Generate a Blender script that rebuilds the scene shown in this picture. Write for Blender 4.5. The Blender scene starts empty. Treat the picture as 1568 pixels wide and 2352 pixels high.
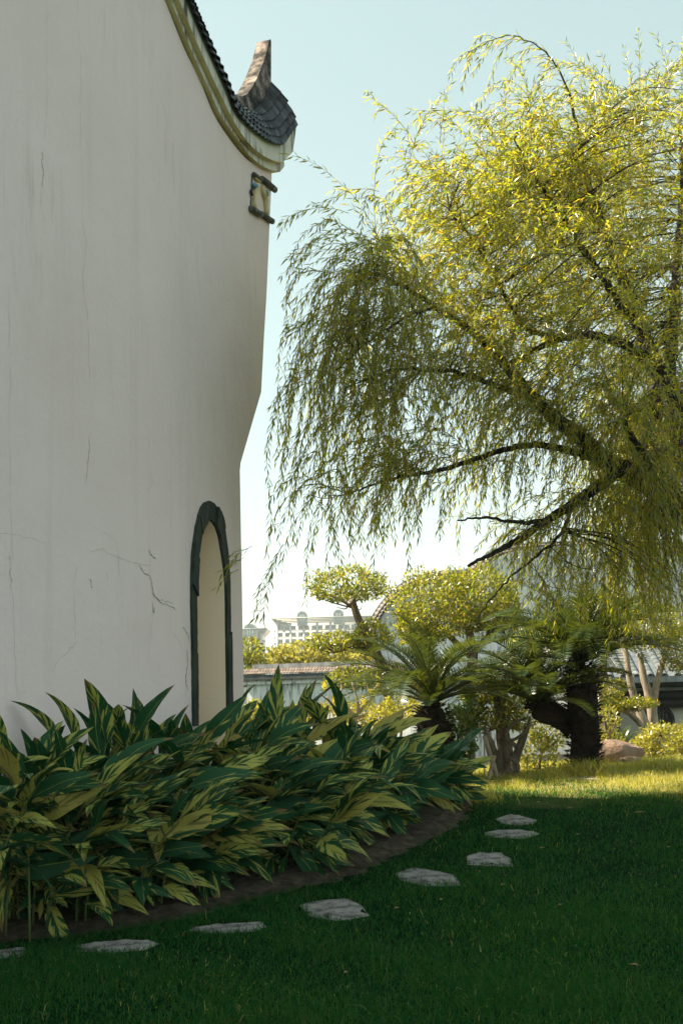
import bpy, bmesh, math, random
import numpy as np
from mathutils import Vector, Matrix
from mathutils.geometry import tessellate_polygon

random.seed(7)
rng = np.random.default_rng(7)
S = bpy.context.scene
COL = S.collection
R_ = math.radians

# ---------------------------------------------------------------- camera
FPX, PITCH, ROLL, HOR, EYE = 2500.0, R_(4.0), R_(-1.3), 1600.0, 1.3
SHIFT = (HOR - 1176.0 - FPX * math.tan(PITCH)) / 2352.0
cam = bpy.data.cameras.new('camera')
cam.sensor_fit = 'VERTICAL'
cam.sensor_height = 36.0
cam.sensor_width = 24.0
cam.lens = FPX * 36.0 / 2352.0
cam.shift_y = SHIFT
cam.clip_start = 0.05
cam.clip_end = 4000.0
cam_ob = bpy.data.objects.new('camera', cam)
COL.objects.link(cam_ob)
CAMR = Matrix.Rotation(math.pi / 2 + PITCH, 3, 'X') @ Matrix.Rotation(ROLL, 3, 'Z')
cam_ob.matrix_world = Matrix.Translation((0, 0, EYE)) @ CAMR.to_4x4()
S.camera = cam_ob

# ---------------------------------------------------------------- sky, sun, exposure
SUN_EL, SUN_BACK = R_(52.0), R_(6.0)
SUN = Vector((-math.cos(SUN_EL) * math.cos(SUN_BACK), math.cos(SUN_EL) * math.sin(SUN_BACK), math.sin(SUN_EL)))
w = bpy.data.worlds.new('World')
S.world = w
w.use_nodes = True
wn = w.node_tree
bg = wn.nodes['Background']
sky = wn.nodes.new('ShaderNodeTexSky')
sky.sky_type = 'NISHITA'
sky.sun_disc = False
sky.sun_elevation = SUN_EL
sky.sun_rotation = math.atan2(SUN.x, SUN.y)
sky.air_density = 1.0
sky.dust_density = 0.7
sky.ozone_density = 1.0
hsv = wn.nodes.new('ShaderNodeHueSaturation')
hsv.inputs['Hue'].default_value = 0.455
hsv.inputs['Saturation'].default_value = 0.62
hsv.inputs['Value'].default_value = 1.0
gm = wn.nodes.new('ShaderNodeGamma'); gm.inputs['Gamma'].default_value = 0.66
wn.links.new(sky.outputs[0], gm.inputs['Color'])
wn.links.new(gm.outputs[0], hsv.inputs['Color'])
tint = wn.nodes.new('ShaderNodeMix'); tint.data_type = 'RGBA'; tint.blend_type = 'MULTIPLY'
tint.inputs[0].default_value = 1.0
tint.inputs[7].default_value = (0.98, 1.02, 0.935, 1)
wn.links.new(hsv.outputs[0], tint.inputs[6])
wn.links.new(tint.outputs[2], bg.inputs['Color'])
bg.inputs['Strength'].default_value = 0.135
sl = bpy.data.lights.new('sun', 'SUN')
sl.energy = 5.0
sl.angle = R_(0.55)
sl.color = (1.0, 0.89, 0.66)
so = bpy.data.objects.new('sun', sl)
COL.objects.link(so)
so.rotation_euler = SUN.to_track_quat('Z', 'Y').to_euler()
S.view_settings.view_transform = 'Standard'
S.view_settings.look = 'None'
S.view_settings.exposure = 1.45
S.view_settings.gamma = 1.0
S.view_settings.use_curve_mapping = False
S.cycles.max_bounces = 8
S.cycles.transparent_max_bounces = 8
S.cycles.diffuse_bounces = 4
S.cycles.transmission_bounces = 6

# ---------------------------------------------------------------- helpers
CAMN = np.array(CAMR)
CPOS = np.array([0, 0, EYE])
def ray(px, py):
    v = np.array([(px - 784.0) / FPX, -(py - (1176.0 + SHIFT * 2352.0)) / FPX, -1.0])
    return CAMN @ v
def at(px, py, d):
    r = ray(px, py)
    return CPOS + r * (d / r[1])
def V(p): return Vector((float(p[0]), float(p[1]), float(p[2])))
def pxm(d): return d / FPX           # metres per photo pixel at distance d

def tag(o, label=None, cat=None, group=None, kind=None):
    if label: o['label'] = label
    if cat: o['category'] = cat
    if group: o['group'] = group
    if kind: o['kind'] = kind
    return o
def empty(name, loc, label=None, cat=None, group=None):
    o = bpy.data.objects.new(name, None)
    o.empty_display_size = 0.1
    COL.objects.link(o)
    o.location = V(loc)
    return tag(o, label, cat, group)
def mkmesh(name, verts, faces, mats, smooth=False, uv=None, midx=None):
    verts = np.asarray(verts, dtype=np.float32).reshape(-1, 3)
    me = bpy.data.meshes.new(name)
    if isinstance(faces, np.ndarray):
        k = faces.shape[1]
        nf = faces.shape[0]
        me.vertices.add(len(verts))
        me.vertices.foreach_set('co', verts.ravel())
        me.loops.add(nf * k)
        me.loops.foreach_set('vertex_index', faces.astype(np.int32).ravel())
        me.polygons.add(nf)
        me.polygons.foreach_set('loop_start', np.arange(0, nf * k, k, dtype=np.int32))
        try: me.polygons.foreach_set('loop_total', np.full(nf, k, dtype=np.int32))
        except Exception: pass
        me.update(calc_edges=True)
    else:
        me.from_pydata([tuple(map(float, v)) for v in verts], [], [tuple(map(int, f)) for f in faces])
        me.update()
    for m in (mats if isinstance(mats, (list, tuple)) else [mats]): me.materials.append(m)
    if midx is not None: me.polygons.foreach_set('material_index', np.asarray(midx, dtype=np.int32))
    if smooth: me.polygons.foreach_set('use_smooth', np.ones(len(me.polygons), dtype=bool))
    if uv is not None:
        ul = me.uv_layers.new(name='UVMap')
        li = np.empty(len(me.loops), dtype=np.int32)
        me.loops.foreach_get('vertex_index', li)
        ul.data.foreach_set('uv', np.asarray(uv, dtype=np.float32)[li].ravel())
    return me
def obj(name, me, parent=None, loc=None, mat4=None):
    o = bpy.data.objects.new(name, me)
    COL.objects.link(o)
    if parent is not None: o.parent = parent
    if mat4 is not None: o.matrix_basis = mat4
    elif loc is not None: o.location = V(loc)
    return o
def wobj(name, verts, faces, mats, parent=None, **kw):
    """verts in world coordinates; parent empties carry only a translation"""
    verts = np.asarray(verts, dtype=np.float64).reshape(-1, 3)
    if parent is not None:
        off = np.array(parent.location)
        if parent.parent is not None: off = off + np.array(parent.parent.location)
    else: off = verts.mean(0)
    me = mkmesh(name, verts - off, faces, mats, **kw)
    return obj(name, me, parent, loc=None if parent is not None else off)
def catmull(pts, n, closed=False):
    P = np.asarray(pts, dtype=float)
    Q = np.vstack([2 * P[0] - P[1], P, 2 * P[-1] - P[-2]])
    seg = np.linalg.norm(np.diff(P, axis=0), axis=1)
    cum = np.concatenate([[0], np.cumsum(seg)])
    out = []
    for s in np.linspace(0, cum[-1], n):
        i = min(max(np.searchsorted(cum, s, side='right') - 1, 0), len(P) - 2)
        t = (s - cum[i]) / max(seg[i], 1e-9)
        p0, p1, p2, p3 = Q[i], Q[i + 1], Q[i + 2], Q[i + 3]
        out.append(0.5 * ((2 * p1) + (-p0 + p2) * t + (2 * p0 - 5 * p1 + 4 * p2 - p3) * t * t + (-p0 + 3 * p1 - 3 * p2 + p3) * t ** 3))
    return np.array(out)
def tube(pts, rad, k=8, bump=0.0, cap=True):
    P = np.asarray(pts, dtype=float)
    n = len(P)
    rad = np.broadcast_to(np.asarray(rad, dtype=float), (n,))
    T = np.gradient(P, axis=0)
    T /= np.linalg.norm(T, axis=1)[:, None] + 1e-12
    ref = np.array([0.31, 0.17, 0.93]) if abs(T[0][2]) < 0.8 else np.array([0.9, 0.3, 0.1])
    A = np.cross(T, ref); A /= np.linalg.norm(A, axis=1)[:, None] + 1e-12
    B = np.cross(T, A)
    ang = np.linspace(0, 2 * math.pi, k, endpoint=False)
    r = rad[:, None] * (1 + bump * rng.uniform(-1, 1, (n, k)))
    v = P[:, None, :] + r[..., None] * (np.cos(ang)[None, :, None] * A[:, None, :] + np.sin(ang)[None, :, None] * B[:, None, :])
    v = v.reshape(-1, 3)
    i = np.arange(n - 1)[:, None] * k
    j = np.arange(k)[None, :]
    f = np.stack([i + j, i + (j + 1) % k, i + k + (j + 1) % k, i + k + j], -1).reshape(-1, 4)
    if cap:
        v = np.vstack([v, P[0], P[-1]])
        c0, c1 = n * k, n * k + 1
        jj = np.arange(k)
        f0 = np.stack([np.full(k, c0), (jj + 1) % k, jj, np.full(k, c0)], -1)
        f1 = np.stack([np.full(k, c1), (n - 1) * k + jj, (n - 1) * k + (jj + 1) % k, np.full(k, c1)], -1)
        # degenerate quads avoided: use thin quads through the centre
        f = np.vstack([f, np.stack([np.full(k // 2, c0), (2 * np.arange(k // 2) + 2) % k, 2 * np.arange(k // 2) + 1, 2 * np.arange(k // 2)], -1),
                       np.stack([np.full(k // 2, c1), (n - 1) * k + 2 * np.arange(k // 2), (n - 1) * k + 2 * np.arange(k // 2) + 1, (n - 1) * k + (2 * np.arange(k // 2) + 2) % k], -1)])
    return v, f
def join(parts):
    vs, fs, o = [], [], 0
    for v, f in parts:
        vs.append(v); fs.append(f + o); o += len(v)
    return np.vstack(vs), np.vstack(fs)
def boxv(c, s, rot=None):
    c = np.asarray(c, float); s = np.asarray(s, float) / 2
    v = np.array([[x, y, z] for x in (-1, 1) for y in (-1, 1) for z in (-1, 1)], float) * s
    if rot is not None: v = v @ np.asarray(rot).T
    f = np.array([[0, 1, 3, 2], [4, 6, 7, 5], [0, 4, 5, 1], [2, 3, 7, 6], [0, 2, 6, 4], [1, 5, 7, 3]])
    return v + c, f
def leaves(P, D, N, L, W, wide=0.42, fold=0.12, droop=0.0):
    """folded diamond leaves, one quad-pair island each: base, left, tip, right + mid"""
    n = len(P)
    D = D / (np.linalg.norm(D, axis=1)[:, None] + 1e-9)
    Sx = np.cross(D, N); Sx /= np.linalg.norm(Sx, axis=1)[:, None] + 1e-9
    U = np.cross(Sx, D)
    L = np.broadcast_to(L, (n,))[:, None]; W = np.broadcast_to(W, (n,))[:, None]
    mid = P + D * L * wide
    tip = P + D * L - U * L * droop
    l = mid + Sx * W / 2 + U * W * fold
    r = mid - Sx * W / 2 + U * W * fold
    v = np.stack([P, l, tip, r], 1).reshape(-1, 3)
    b = np.arange(n)[:, None] * 4
    f = np.concatenate([b + np.array([[0, 2, 1]]), b + np.array([[0, 3, 2]])], 0)
    return v, f
def rdir(n):
    v = rng.normal(size=(n, 3))
    return v / np.linalg.norm(v, axis=1)[:, None]

# ---------------------------------------------------------------- materials
def nm(name):
    m = bpy.data.materials.new(name); m.use_nodes = True
    nt = m.node_tree
    return m, nt, nt.nodes['Principled BSDF']
def nd(nt, t, **kw):
    n = nt.nodes.new(t)
    for k, v in kw.items():
        if k.startswith('i_'):
            key = k[2:].replace('_', ' ')
            n.inputs[key].default_value = v
        else: setattr(n, k, v)
    return n
def ramp(nt, fac, stops, interp='LINEAR'):
    r = nt.nodes.new('ShaderNodeValToRGB')
    r.color_ramp.interpolation = interp
    e = r.color_ramp.elements
    while len(e) < len(stops): e.new(0.5)
    for el, (p, c) in zip(e, stops):
        el.position = p
        el.color = (c[0], c[1], c[2], 1) if isinstance(c, (tuple, list)) else (c, c, c, 1)
    nt.links.new(fac, r.inputs[0])
    return r.outputs[0]
def noise(nt, scale, detail=5, rough=0.55, vec=None, stretch=None, coord='Object'):
    n = nd(nt, 'ShaderNodeTexNoise', i_Scale=scale, i_Detail=detail, i_Roughness=rough)
    if vec is None:
        tc = nt.nodes.new('ShaderNodeTexCoord'); vec = tc.outputs[coord]
    if stretch:
        mp = nt.nodes.new('ShaderNodeMapping'); mp.inputs['Scale'].default_value = stretch
        nt.links.new(vec, mp.inputs[0]); vec = mp.outputs[0]
    nt.links.new(vec, n.inputs['Vector'])
    return n.outputs[0]
def mixc(nt, fac, a, b, mode='MIX'):
    m = nt.nodes.new('ShaderNodeMix'); m.data_type = 'RGBA'; m.blend_type = mode
    if isinstance(fac, (int, float)): m.inputs[0].default_value = fac
    else: nt.links.new(fac, m.inputs[0])
    for s, x in ((m.inputs[6], a), (m.inputs[7], b)):
        if isinstance(x, (tuple, list)): s.default_value = (x[0], x[1], x[2], 1)
        else: nt.links.new(x, s)
    return m.outputs[2]
def mth(nt, op, a, b=None):
    m = nt.nodes.new('ShaderNodeMath'); m.operation = op
    for s, x in zip(m.inputs, (a, b)):
        if x is None: continue
        if isinstance(x, (int, float)): s.default_value = x
        else: nt.links.new(x, s)
    return m.outputs[0]
def bump(nt, bsdf, h, strength, dist=0.01):
    b = nd(nt, 'ShaderNodeBump', i_Strength=strength, i_Distance=dist)
    nt.links.new(h, b.inputs['Height']); nt.links.new(b.outputs[0], bsdf.inputs['Normal'])
def mat_noise(name, stops, scale, rough=0.8, bs=0.3, bd=0.01, stretch=None, scale2=None, spec=0.3, coord='Object'):
    m, nt, b = nm(name)
    f = noise(nt, scale, 7, 0.6, stretch=stretch, coord=coord)
    nt.links.new(ramp(nt, f, stops), b.inputs['Base Color'])
    b.inputs['Roughness'].default_value = rough
    b.inputs['Specular IOR Level'].default_value = spec
    h = noise(nt, scale2 or scale * 5, 6, 0.65, stretch=stretch, coord=coord)
    bump(nt, b, h, bs, bd)
    return m
def mat_leaf(name, refl, trans, fac=0.45, rough=0.42, spec=0.4):
    m, nt, b = nm(name)
    g = nt.nodes.new('ShaderNodeNewGeometry')
    r = g.outputs['Random Per Island']
    n1 = len(refl) - 1
    nt.links.new(ramp(nt, r, [(i / n1, c) for i, c in enumerate(refl)]), b.inputs['Base Color'])
    b.inputs['Roughness'].default_value = rough
    b.inputs['Specular IOR Level'].default_value = spec
    t = nt.nodes.new('ShaderNodeBsdfTranslucent')
    n2 = len(trans) - 1
    nt.links.new(ramp(nt, r, [(i / n2, c) for i, c in enumerate(trans)]), t.inputs['Color'])
    mx = nt.nodes.new('ShaderNodeMixShader'); mx.inputs[0].default_value = fac
    nt.links.new(b.outputs[0], mx.inputs[1]); nt.links.new(t.outputs[0], mx.inputs[2])
    nt.links.new(mx.outputs[0], nt.nodes['Material Output'].inputs['Surface'])
    return m
def mat_plain(name, c, rough=0.7, spec=0.3):
    return mat_noise(name, [(0.3, tuple(x * 0.85 for x in c)), (0.7, tuple(min(1, x * 1.12) for x in c))], 6, rough, 0.15, 0.004, spec=spec)

# plaster of the big gable: off white, faint vertical runs, blotches, hairline relief
def plaster(name, base, dirt, streak=0.5, edge_dirt=0.0, stain=0.3, lo=0.5, hi=0.55):
    m, nt, b = nm(name)
    tc = nt.nodes.new('ShaderNodeTexCoord')
    n1 = noise(nt, 0.55, 6, 0.6)
    c = mixc(nt, ramp(nt, n1, [(0.3, 0.0), (0.75, 1.0)]), base, tuple(x * y for x, y in zip(base, (0.9, 0.885, 0.86))))
    n2 = noise(nt, 2.2, 7, 0.6, stretch=(3.0, 3.0, 0.14))
    c = mixc(nt, mth(nt, 'MULTIPLY', ramp(nt, n2, [(0.52, 0.0), (0.8, 1.0)]), streak), c, tuple(x * 0.62 for x in base))
    n3 = noise(nt, 6.0, 8, 0.7, stretch=(2.2, 2.2, 0.22))
    n3b = noise(nt, 0.9, 3, 0.5)
    k = mth(nt, 'MULTIPLY', ramp(nt, n3, [(hi, 0.0), (hi + 0.12, 1.0)]), ramp(nt, n3b, [(lo, 0.0), (lo + 0.16, 1.0)]))
    c = mixc(nt, mth(nt, 'MULTIPLY', k, stain), c, dirt)
    nt.links.new(c, b.inputs['Base Color'])
    b.inputs['Roughness'].default_value = 0.88
    b.inputs['Specular IOR Level'].default_value = 0.2
    h = mth(nt, 'ADD', noise(nt, 28, 8, 0.65), mth(nt, 'MULTIPLY', noise(nt, 2.5, 4, 0.5), 2.5))
    bump(nt, b, h, 0.35, 0.012)
    return m
MAT = {}
MAT['plaster'] = plaster('wall_plaster', (0.90, 0.75, 0.755), (0.12, 0.115, 0.10), 0.24, 0, 0.2, 0.48)
MAT['plaster_grimy'] = plaster('grimy_plaster', (0.78, 0.745, 0.69), (0.055, 0.05, 0.045), 0.5, 0, 0.95, 0.34, 0.46)
MAT['plaster_reveal'] = plaster('reveal_plaster', (0.93, 0.80, 0.65), (0.25, 0.16, 0.1), 0.1, 0, 0.2)  # beige warmer than the wall: bounce light put into the colour
MAT['plaster_far'] = plaster('garden_wall_plaster', (0.80, 0.80, 0.79), (0.10, 0.10, 0.11), 0.5, 0, 0.9, 0.38, 0.5)
MAT['ochre'] = mat_noise('ochre_soffit', [(0.25, (0.06, 0.06, 0.04)), (0.40, (0.58, 0.48, 0.22)), (0.7, (0.76, 0.66, 0.38))], 3.2, 0.85, 0.3)  # yellow paint with the bounce light from below mixed into its colour
MAT['rooftile'] = mat_noise('dark_roof_tile', [(0.3, (0.03, 0.038, 0.042)), (0.6, (0.085, 0.092, 0.096)), (0.8, (0.18, 0.18, 0.17))], 5.0, 0.7, 0.5, 0.01)
MAT['ridge'] = mat_noise('ridge_stained_plaster', [(0.40, (0.015, 0.016, 0.016)), (0.50, (0.10, 0.08, 0.07)), (0.60, (0.32, 0.25, 0.215)), (0.75, (0.52, 0.44, 0.39))], 6.0, 0.9, 0.5, 0.012)
MAT['stone_dark'] = mat_noise('arch_dark_stone', [(0.3, (0.008, 0.014, 0.012)), (0.5, (0.022, 0.035, 0.028)), (0.7, (0.06, 0.075, 0.055)), (0.85, (0.16, 0.17, 0.12))], 9, 0.7, 0.8, 0.02, stretch=(1, 1, 0.35))
MAT['crack'] = mat_plain('crack_dark', (0.54, 0.48, 0.45), 0.9)
MAT['crack_dark'] = mat_plain('crack_deep', (0.17, 0.16, 0.14), 0.9)
MAT['moulding'] = mat_noise('moulding_dark', [(0.35, (0.03, 0.035, 0.035)), (0.6, (0.12, 0.12, 0.11)), (0.8, (0.45, 0.42, 0.36))], 14, 0.8, 0.5)
MAT['fig_blue'] = mat_plain('glaze_blue', (0.12, 0.28, 0.42), 0.35)
MAT['fig_yellow'] = mat_plain('glaze_yellow', (0.60, 0.50, 0.24), 0.4)
MAT['fig_red'] = mat_plain('glaze_red', (0.42, 0.14, 0.08), 0.45)
MAT['fig_dark'] = mat_plain('glaze_dark', (0.03, 0.03, 0.04), 0.5)
MAT['terracotta'] = mat_noise('terracotta_tile', [(0.3, (0.085, 0.065, 0.058)), (0.55, (0.20, 0.155, 0.135)), (0.8, (0.33, 0.27, 0.24))], 12, 0.85, 0.4)
MAT['greybrown'] = mat_noise('weathered_tile', [(0.3, (0.10, 0.085, 0.08)), (0.55, (0.22, 0.185, 0.17)), (0.8, (0.34, 0.30, 0.28))], 10, 0.9, 0.4)
MAT['coping'] = mat_noise('coping_grey', [(0.3, (0.09, 0.09, 0.10)), (0.5, (0.26, 0.26, 0.27)), (0.8, (0.45, 0.45, 0.45))], 3.0, 0.9, 0.4, stretch=(1, 1, 0.4))
MAT['greytile'] = mat_noise('grey_blue_tile', [(0.3, (0.07, 0.085, 0.10)), (0.6, (0.17, 0.19, 0.21)), (0.8, (0.3, 0.31, 0.31))], 4.0, 0.75, 0.4)
MAT['darkwood'] = mat_noise('dark_timber', [(0.3, (0.012, 0.012, 0.013)), (0.7, (0.04, 0.035, 0.034))], 6, 0.6, 0.3, stretch=(1, 1, 4))
MAT['bark_dark'] = mat_noise('willow_bark', [(0.3, (0.012, 0.010, 0.008)), (0.55, (0.045, 0.036, 0.028)), (0.8, (0.11, 0.09, 0.07))], 14, 0.95, 1.0, 0.03, stretch=(1, 1, 0.4))
MAT['bark_pale'] = mat_noise('pale_bark', [(0.3, (0.16, 0.12, 0.095)), (0.55, (0.38, 0.31, 0.25)), (0.8, (0.5, 0.43, 0.36))], 9, 0.9, 0.6, 0.02, stretch=(1, 1, 0.4))
MAT['bark_mid'] = mat_noise('ficus_bark', [(0.3, (0.05, 0.04, 0.03)), (0.55, (0.17, 0.135, 0.10)), (0.8, (0.34, 0.28, 0.22))], 10, 0.95, 0.8, 0.02, stretch=(1, 1, 0.4))
MAT['cycad_trunk'] = mat_noise('cycad_trunk', [(0.3, (0.008, 0.006, 0.004)), (0.6, (0.03, 0.021, 0.014)), (0.85, (0.085, 0.058, 0.036))], 16, 0.95, 1.0, 0.02)
MAT['twig'] = mat_noise('willow_twig', [(0.3, (0.07, 0.055, 0.035)), (0.7, (0.17, 0.13, 0.08))], 8, 0.8, 0.2)
MAT['rock'] = mat_noise('garden_rock', [(0.3, (0.10, 0.065, 0.05)), (0.5, (0.25, 0.17, 0.13)), (0.75, (0.40, 0.30, 0.24))], 3.5, 0.92, 0.9, 0.04)
MAT['flag'] = mat_noise('stepping_stone', [(0.36, (0.07, 0.07, 0.065)), (0.46, (0.27, 0.25, 0.235)), (0.58, (0.42, 0.385, 0.36)), (0.75, (0.52, 0.48, 0.45))], 8, 0.9, 1.0, 0.03, scale2=60)
MAT['soil'] = mat_noise('bed_soil', [(0.3, (0.03, 0.023, 0.015)), (0.55, (0.10, 0.078, 0.052)), (0.8, (0.20, 0.16, 0.11))], 14, 0.97, 1.0, 0.04)
MAT['ground'] = mat_noise('lawn_ground', [(0.3, (0.002, 0.016, 0.005)), (0.6, (0.004, 0.026, 0.007)), (0.85, (0.014, 0.032, 0.010))], 5, 0.95, 0.8, 0.03, spec=0.03)
MAT['willow'] = mat_leaf('willow_leaf', [(0.02, 0.055, 0.02), (0.032, 0.07, 0.022), (0.065, 0.09, 0.022), (0.15, 0.11, 0.035)], [(0.34, 0.46, 0.02), (0.58, 0.60, 0.02), (0.80, 0.72, 0.02), (0.88, 0.62, 0.04)], 0.5, 0.26, 1.0)
MAT['topiary'] = mat_leaf('topiary_leaf', [(0.04, 0.07, 0.012), (0.075, 0.11, 0.018), (0.13, 0.13, 0.022), (0.17, 0.13, 0.03)], [(0.26, 0.36, 0.02), (0.52, 0.5, 0.03), (0.75, 0.6, 0.05)], 0.46, 0.33, 0.8)
MAT['greenleaf'] = mat_leaf('green_leaf', [(0.02, 0.055, 0.014), (0.035, 0.08, 0.018), (0.06, 0.10, 0.02)], [(0.12, 0.24, 0.02), (0.25, 0.35, 0.03)], 0.35, 0.35, 0.7)
MAT['hedge'] = mat_leaf('golden_hedge_leaf', [(0.12, 0.13, 0.02), (0.22, 0.2, 0.03), (0.36, 0.3, 0.06)], [(0.5, 0.48, 0.04), (0.75, 0.66, 0.08)], 0.4, 0.36, 0.7)
MAT['fartree'] = mat_leaf('far_tree_leaf', [(0.12, 0.13, 0.03), (0.24, 0.22, 0.05), (0.34, 0.3, 0.08)], [(0.5, 0.46, 0.06), (0.7, 0.6, 0.10)], 0.45, 0.5, 0.4)
MAT['cycad'] = mat_leaf('cycad_leaf', [(0.014, 0.036, 0.010), (0.026, 0.055, 0.013), (0.055, 0.075, 0.018)], [(0.10, 0.16, 0.015), (0.28, 0.30, 0.03)], 0.2, 0.3, 0.9)
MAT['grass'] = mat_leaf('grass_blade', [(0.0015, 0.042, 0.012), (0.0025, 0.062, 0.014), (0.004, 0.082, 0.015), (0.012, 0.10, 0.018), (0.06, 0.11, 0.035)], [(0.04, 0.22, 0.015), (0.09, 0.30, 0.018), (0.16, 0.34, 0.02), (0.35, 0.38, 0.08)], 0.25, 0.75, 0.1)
MAT['dry_lit_grass'] = mat_leaf('dry_lit_grass_blade', [(0.16, 0.22, 0.02), (0.32, 0.34, 0.04), (0.50, 0.44, 0.12), (0.62, 0.52, 0.22)], [(0.45, 0.48, 0.02), (0.65, 0.58, 0.05), (0.8, 0.66, 0.2)], 0.42, 0.5, 0.3)  # straw blades, colour lifted so the sunlit strip looks brighter
MAT['straw'] = mat_plain('dry_leaf', (0.42, 0.29, 0.13), 0.8)
MAT['stem'] = mat_plain('ginger_stem', (0.09, 0.12, 0.04), 0.6)
def objvar(m, lo=0.55, hi=1.5):
    nt = m.node_tree; b = nt.nodes['Principled BSDF']
    l = b.inputs['Base Color'].links[0]; src = l.from_socket
    oi = nt.nodes.new('ShaderNodeObjectInfo')
    nt.links.new(mixc(nt, 1.0, src, ramp(nt, oi.outputs['Random'], [(0, lo), (1, hi)]), 'MULTIPLY'), b.inputs['Base Color'])
objvar(MAT['rooftile']); objvar(MAT['terracotta'], 0.7, 1.3); objvar(MAT['greytile'], 0.7, 1.25); objvar(MAT['flag'], 0.85, 1.1)
def ginger_mat():
    m, nt, b = nm('variegated_ginger_leaf')
    uv = nt.nodes.new('ShaderNodeUVMap')
    sp = nt.nodes.new('ShaderNodeSeparateXYZ'); nt.links.new(uv.outputs[0], sp.inputs[0])
    oi = nt.nodes.new('ShaderNodeObjectInfo')
    u = mth(nt, 'SUBTRACT', mth(nt, 'MULTIPLY', sp.outputs[0], 2.0), 1.0)
    au = mth(nt, 'ABSOLUTE', u)
    c = mth(nt, 'SUBTRACT', sp.outputs[1], mth(nt, 'MULTIPLY', mth(nt, 'POWER', au, 0.8), 0.33))
    cx = nt.nodes.new('ShaderNodeCombineXYZ')
    nt.links.new(mth(nt, 'ADD', mth(nt, 'MULTIPLY', c, 6.5), mth(nt, 'MULTIPLY', oi.outputs['Random'], 91.0)), cx.inputs[0])
    nt.links.new(mth(nt, 'ADD', mth(nt, 'MULTIPLY', mth(nt, 'SIGN', u), 3.3), mth(nt, 'MULTIPLY', au, 0.55)), cx.inputs[1])
    ns = nd(nt, 'ShaderNodeTexNoise', i_Scale=1.0, i_Detail=3.0, i_Roughness=0.55)
    nt.links.new(cx.outputs[0], ns.inputs['Vector'])
    rnd2 = mth(nt, 'FRACT', mth(nt, 'MULTIPLY', oi.outputs['Random'], 17.31))
    thr = mth(nt, 'ADD', mth(nt, 'MULTIPLY', mth(nt, 'SUBTRACT', rnd2, 0.5), 0.24), 0.0)
    f = ramp(nt, mth(nt, 'ADD', ns.outputs[0], thr), [(0.535, 0.0), (0.575, 1.0)])
    mid = ramp(nt, au, [(0.0, 1.0), (0.05, 0.0)])
    f = mth(nt, 'MAXIMUM', f, mth(nt, 'MULTIPLY', mid, 0.7))
    fine = noise(nt, 60, 3, 0.5, vec=uv.outputs[0], stretch=(0.4, 1, 1))
    green = mixc(nt, fine, (0.005, 0.055, 0.018), (0.010, 0.10, 0.026))
    yel = mixc(nt, fine, (0.34, 0.36, 0.055), (0.52, 0.49, 0.12))
    col = mixc(nt, f, green, yel)
    old = mixc(nt, ramp(nt, rnd2, [(0.86, 0.0), (0.97, 0.5)]), col, (0.35, 0.24, 0.05))
    rnd3 = mth(nt, 'FRACT', mth(nt, 'MULTIPLY', oi.outputs['Random'], 53.7))
    blem = noise(nt, 5.0, 4, 0.6, vec=uv.outputs[0])
    tipv = mth(nt, 'ADD', sp.outputs[1], mth(nt, 'MULTIPLY', mth(nt, 'SUBTRACT', blem, 0.5), 0.35))
    brown = mth(nt, 'MULTIPLY', ramp(nt, tipv, [(0.86, 0.0), (0.93, 1.0)]), ramp(nt, rnd3, [(0.45, 0.0), (0.6, 1.0)]))
    old = mixc(nt, brown, old, (0.20, 0.12, 0.045))
    nt.links.new(old, b.inputs['Base Color'])
    b.inputs['Roughness'].default_value = 0.62
    b.inputs['Specular IOR Level'].default_value = 0.45
    wv = nd(nt, 'ShaderNodeTexWave', i_Scale=24.0, i_Distortion=0.6)
    cw = nt.nodes.new('ShaderNodeCombineXYZ'); nt.links.new(c, cw.inputs[0]); nt.links.new(cw.outputs[0], wv.inputs['Vector'])
    bump(nt, b, wv.outputs[0], 0.25, 0.003)
    t = nt.nodes.new('ShaderNodeBsdfTranslucent'); nt.links.new(old, t.inputs['Color'])
    mx = nt.nodes.new('ShaderNodeMixShader'); mx.inputs[0].default_value = 0.22
    nt.links.new(b.outputs[0], mx.inputs[1]); nt.links.new(t.outputs[0], mx.inputs[2])
    nt.links.new(mx.outputs[0], nt.nodes['Material Output'].inputs['Surface'])
    return m
MAT['ginger'] = ginger_mat()
# ---------------------------------------------------------------- ground
_gy = np.array([-200, 5.5, 7, 8, 9, 9.7, 10.4, 11, 12, 13, 15, 18, 22, 28, 3000.])
_gz = np.array([0, 0, .03, .08, .15, .205, .27, .325, .365, .365, .31, .08, -.5, -.9, -.9])
_yy = np.linspace(-5, 40, 1801)
_zz = np.interp(_yy, _gy, _gz)
_k = np.ones(41) / 41
_zz = np.convolve(np.pad(_zz, 20, mode='edge'), _k, 'valid')
def gz(x, y):
    x = np.asarray(x, float); y = np.asarray(y, float)
    z = np.interp(y, _yy, _zz, left=0.0, right=-0.9)
    z = z - 0.045 * np.clip(3.4 - x, 0, 4) * np.clip((y - 10.2) / 2, 0, 1) * np.clip((24 - y) / 6, 0, 1)
    z = z + 0.018 * np.sin(x * 1.7 + 0.6 * y) * np.cos(y * 1.3 - 0.4 * x) * np.clip((16 - y) / 4, 0, 1) * np.clip((y - 3) / 2, 0, 1)
    return z
def ghit(px, py, lift=0.0):
    r = ray(px, py)
    for s in np.arange(3.0, 60, 0.01):
        p = CPOS + r * s / r[1]
        if p[2] <= gz(p[0], p[1]) + lift: return p
    return CPOS + r * 30 / r[1]
gx_ = np.unique(np.concatenate([np.linspace(-8, 9, 150), -8 - np.geomspace(0.3, 1500, 22), 9 + np.geomspace(0.3, 1500, 22)]))
gy_ = np.unique(np.concatenate([np.linspace(-2, 30, 230), -2 - np.geomspace(0.4, 120, 10), 30 + np.geomspace(0.4, 2000, 22)]))
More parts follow.
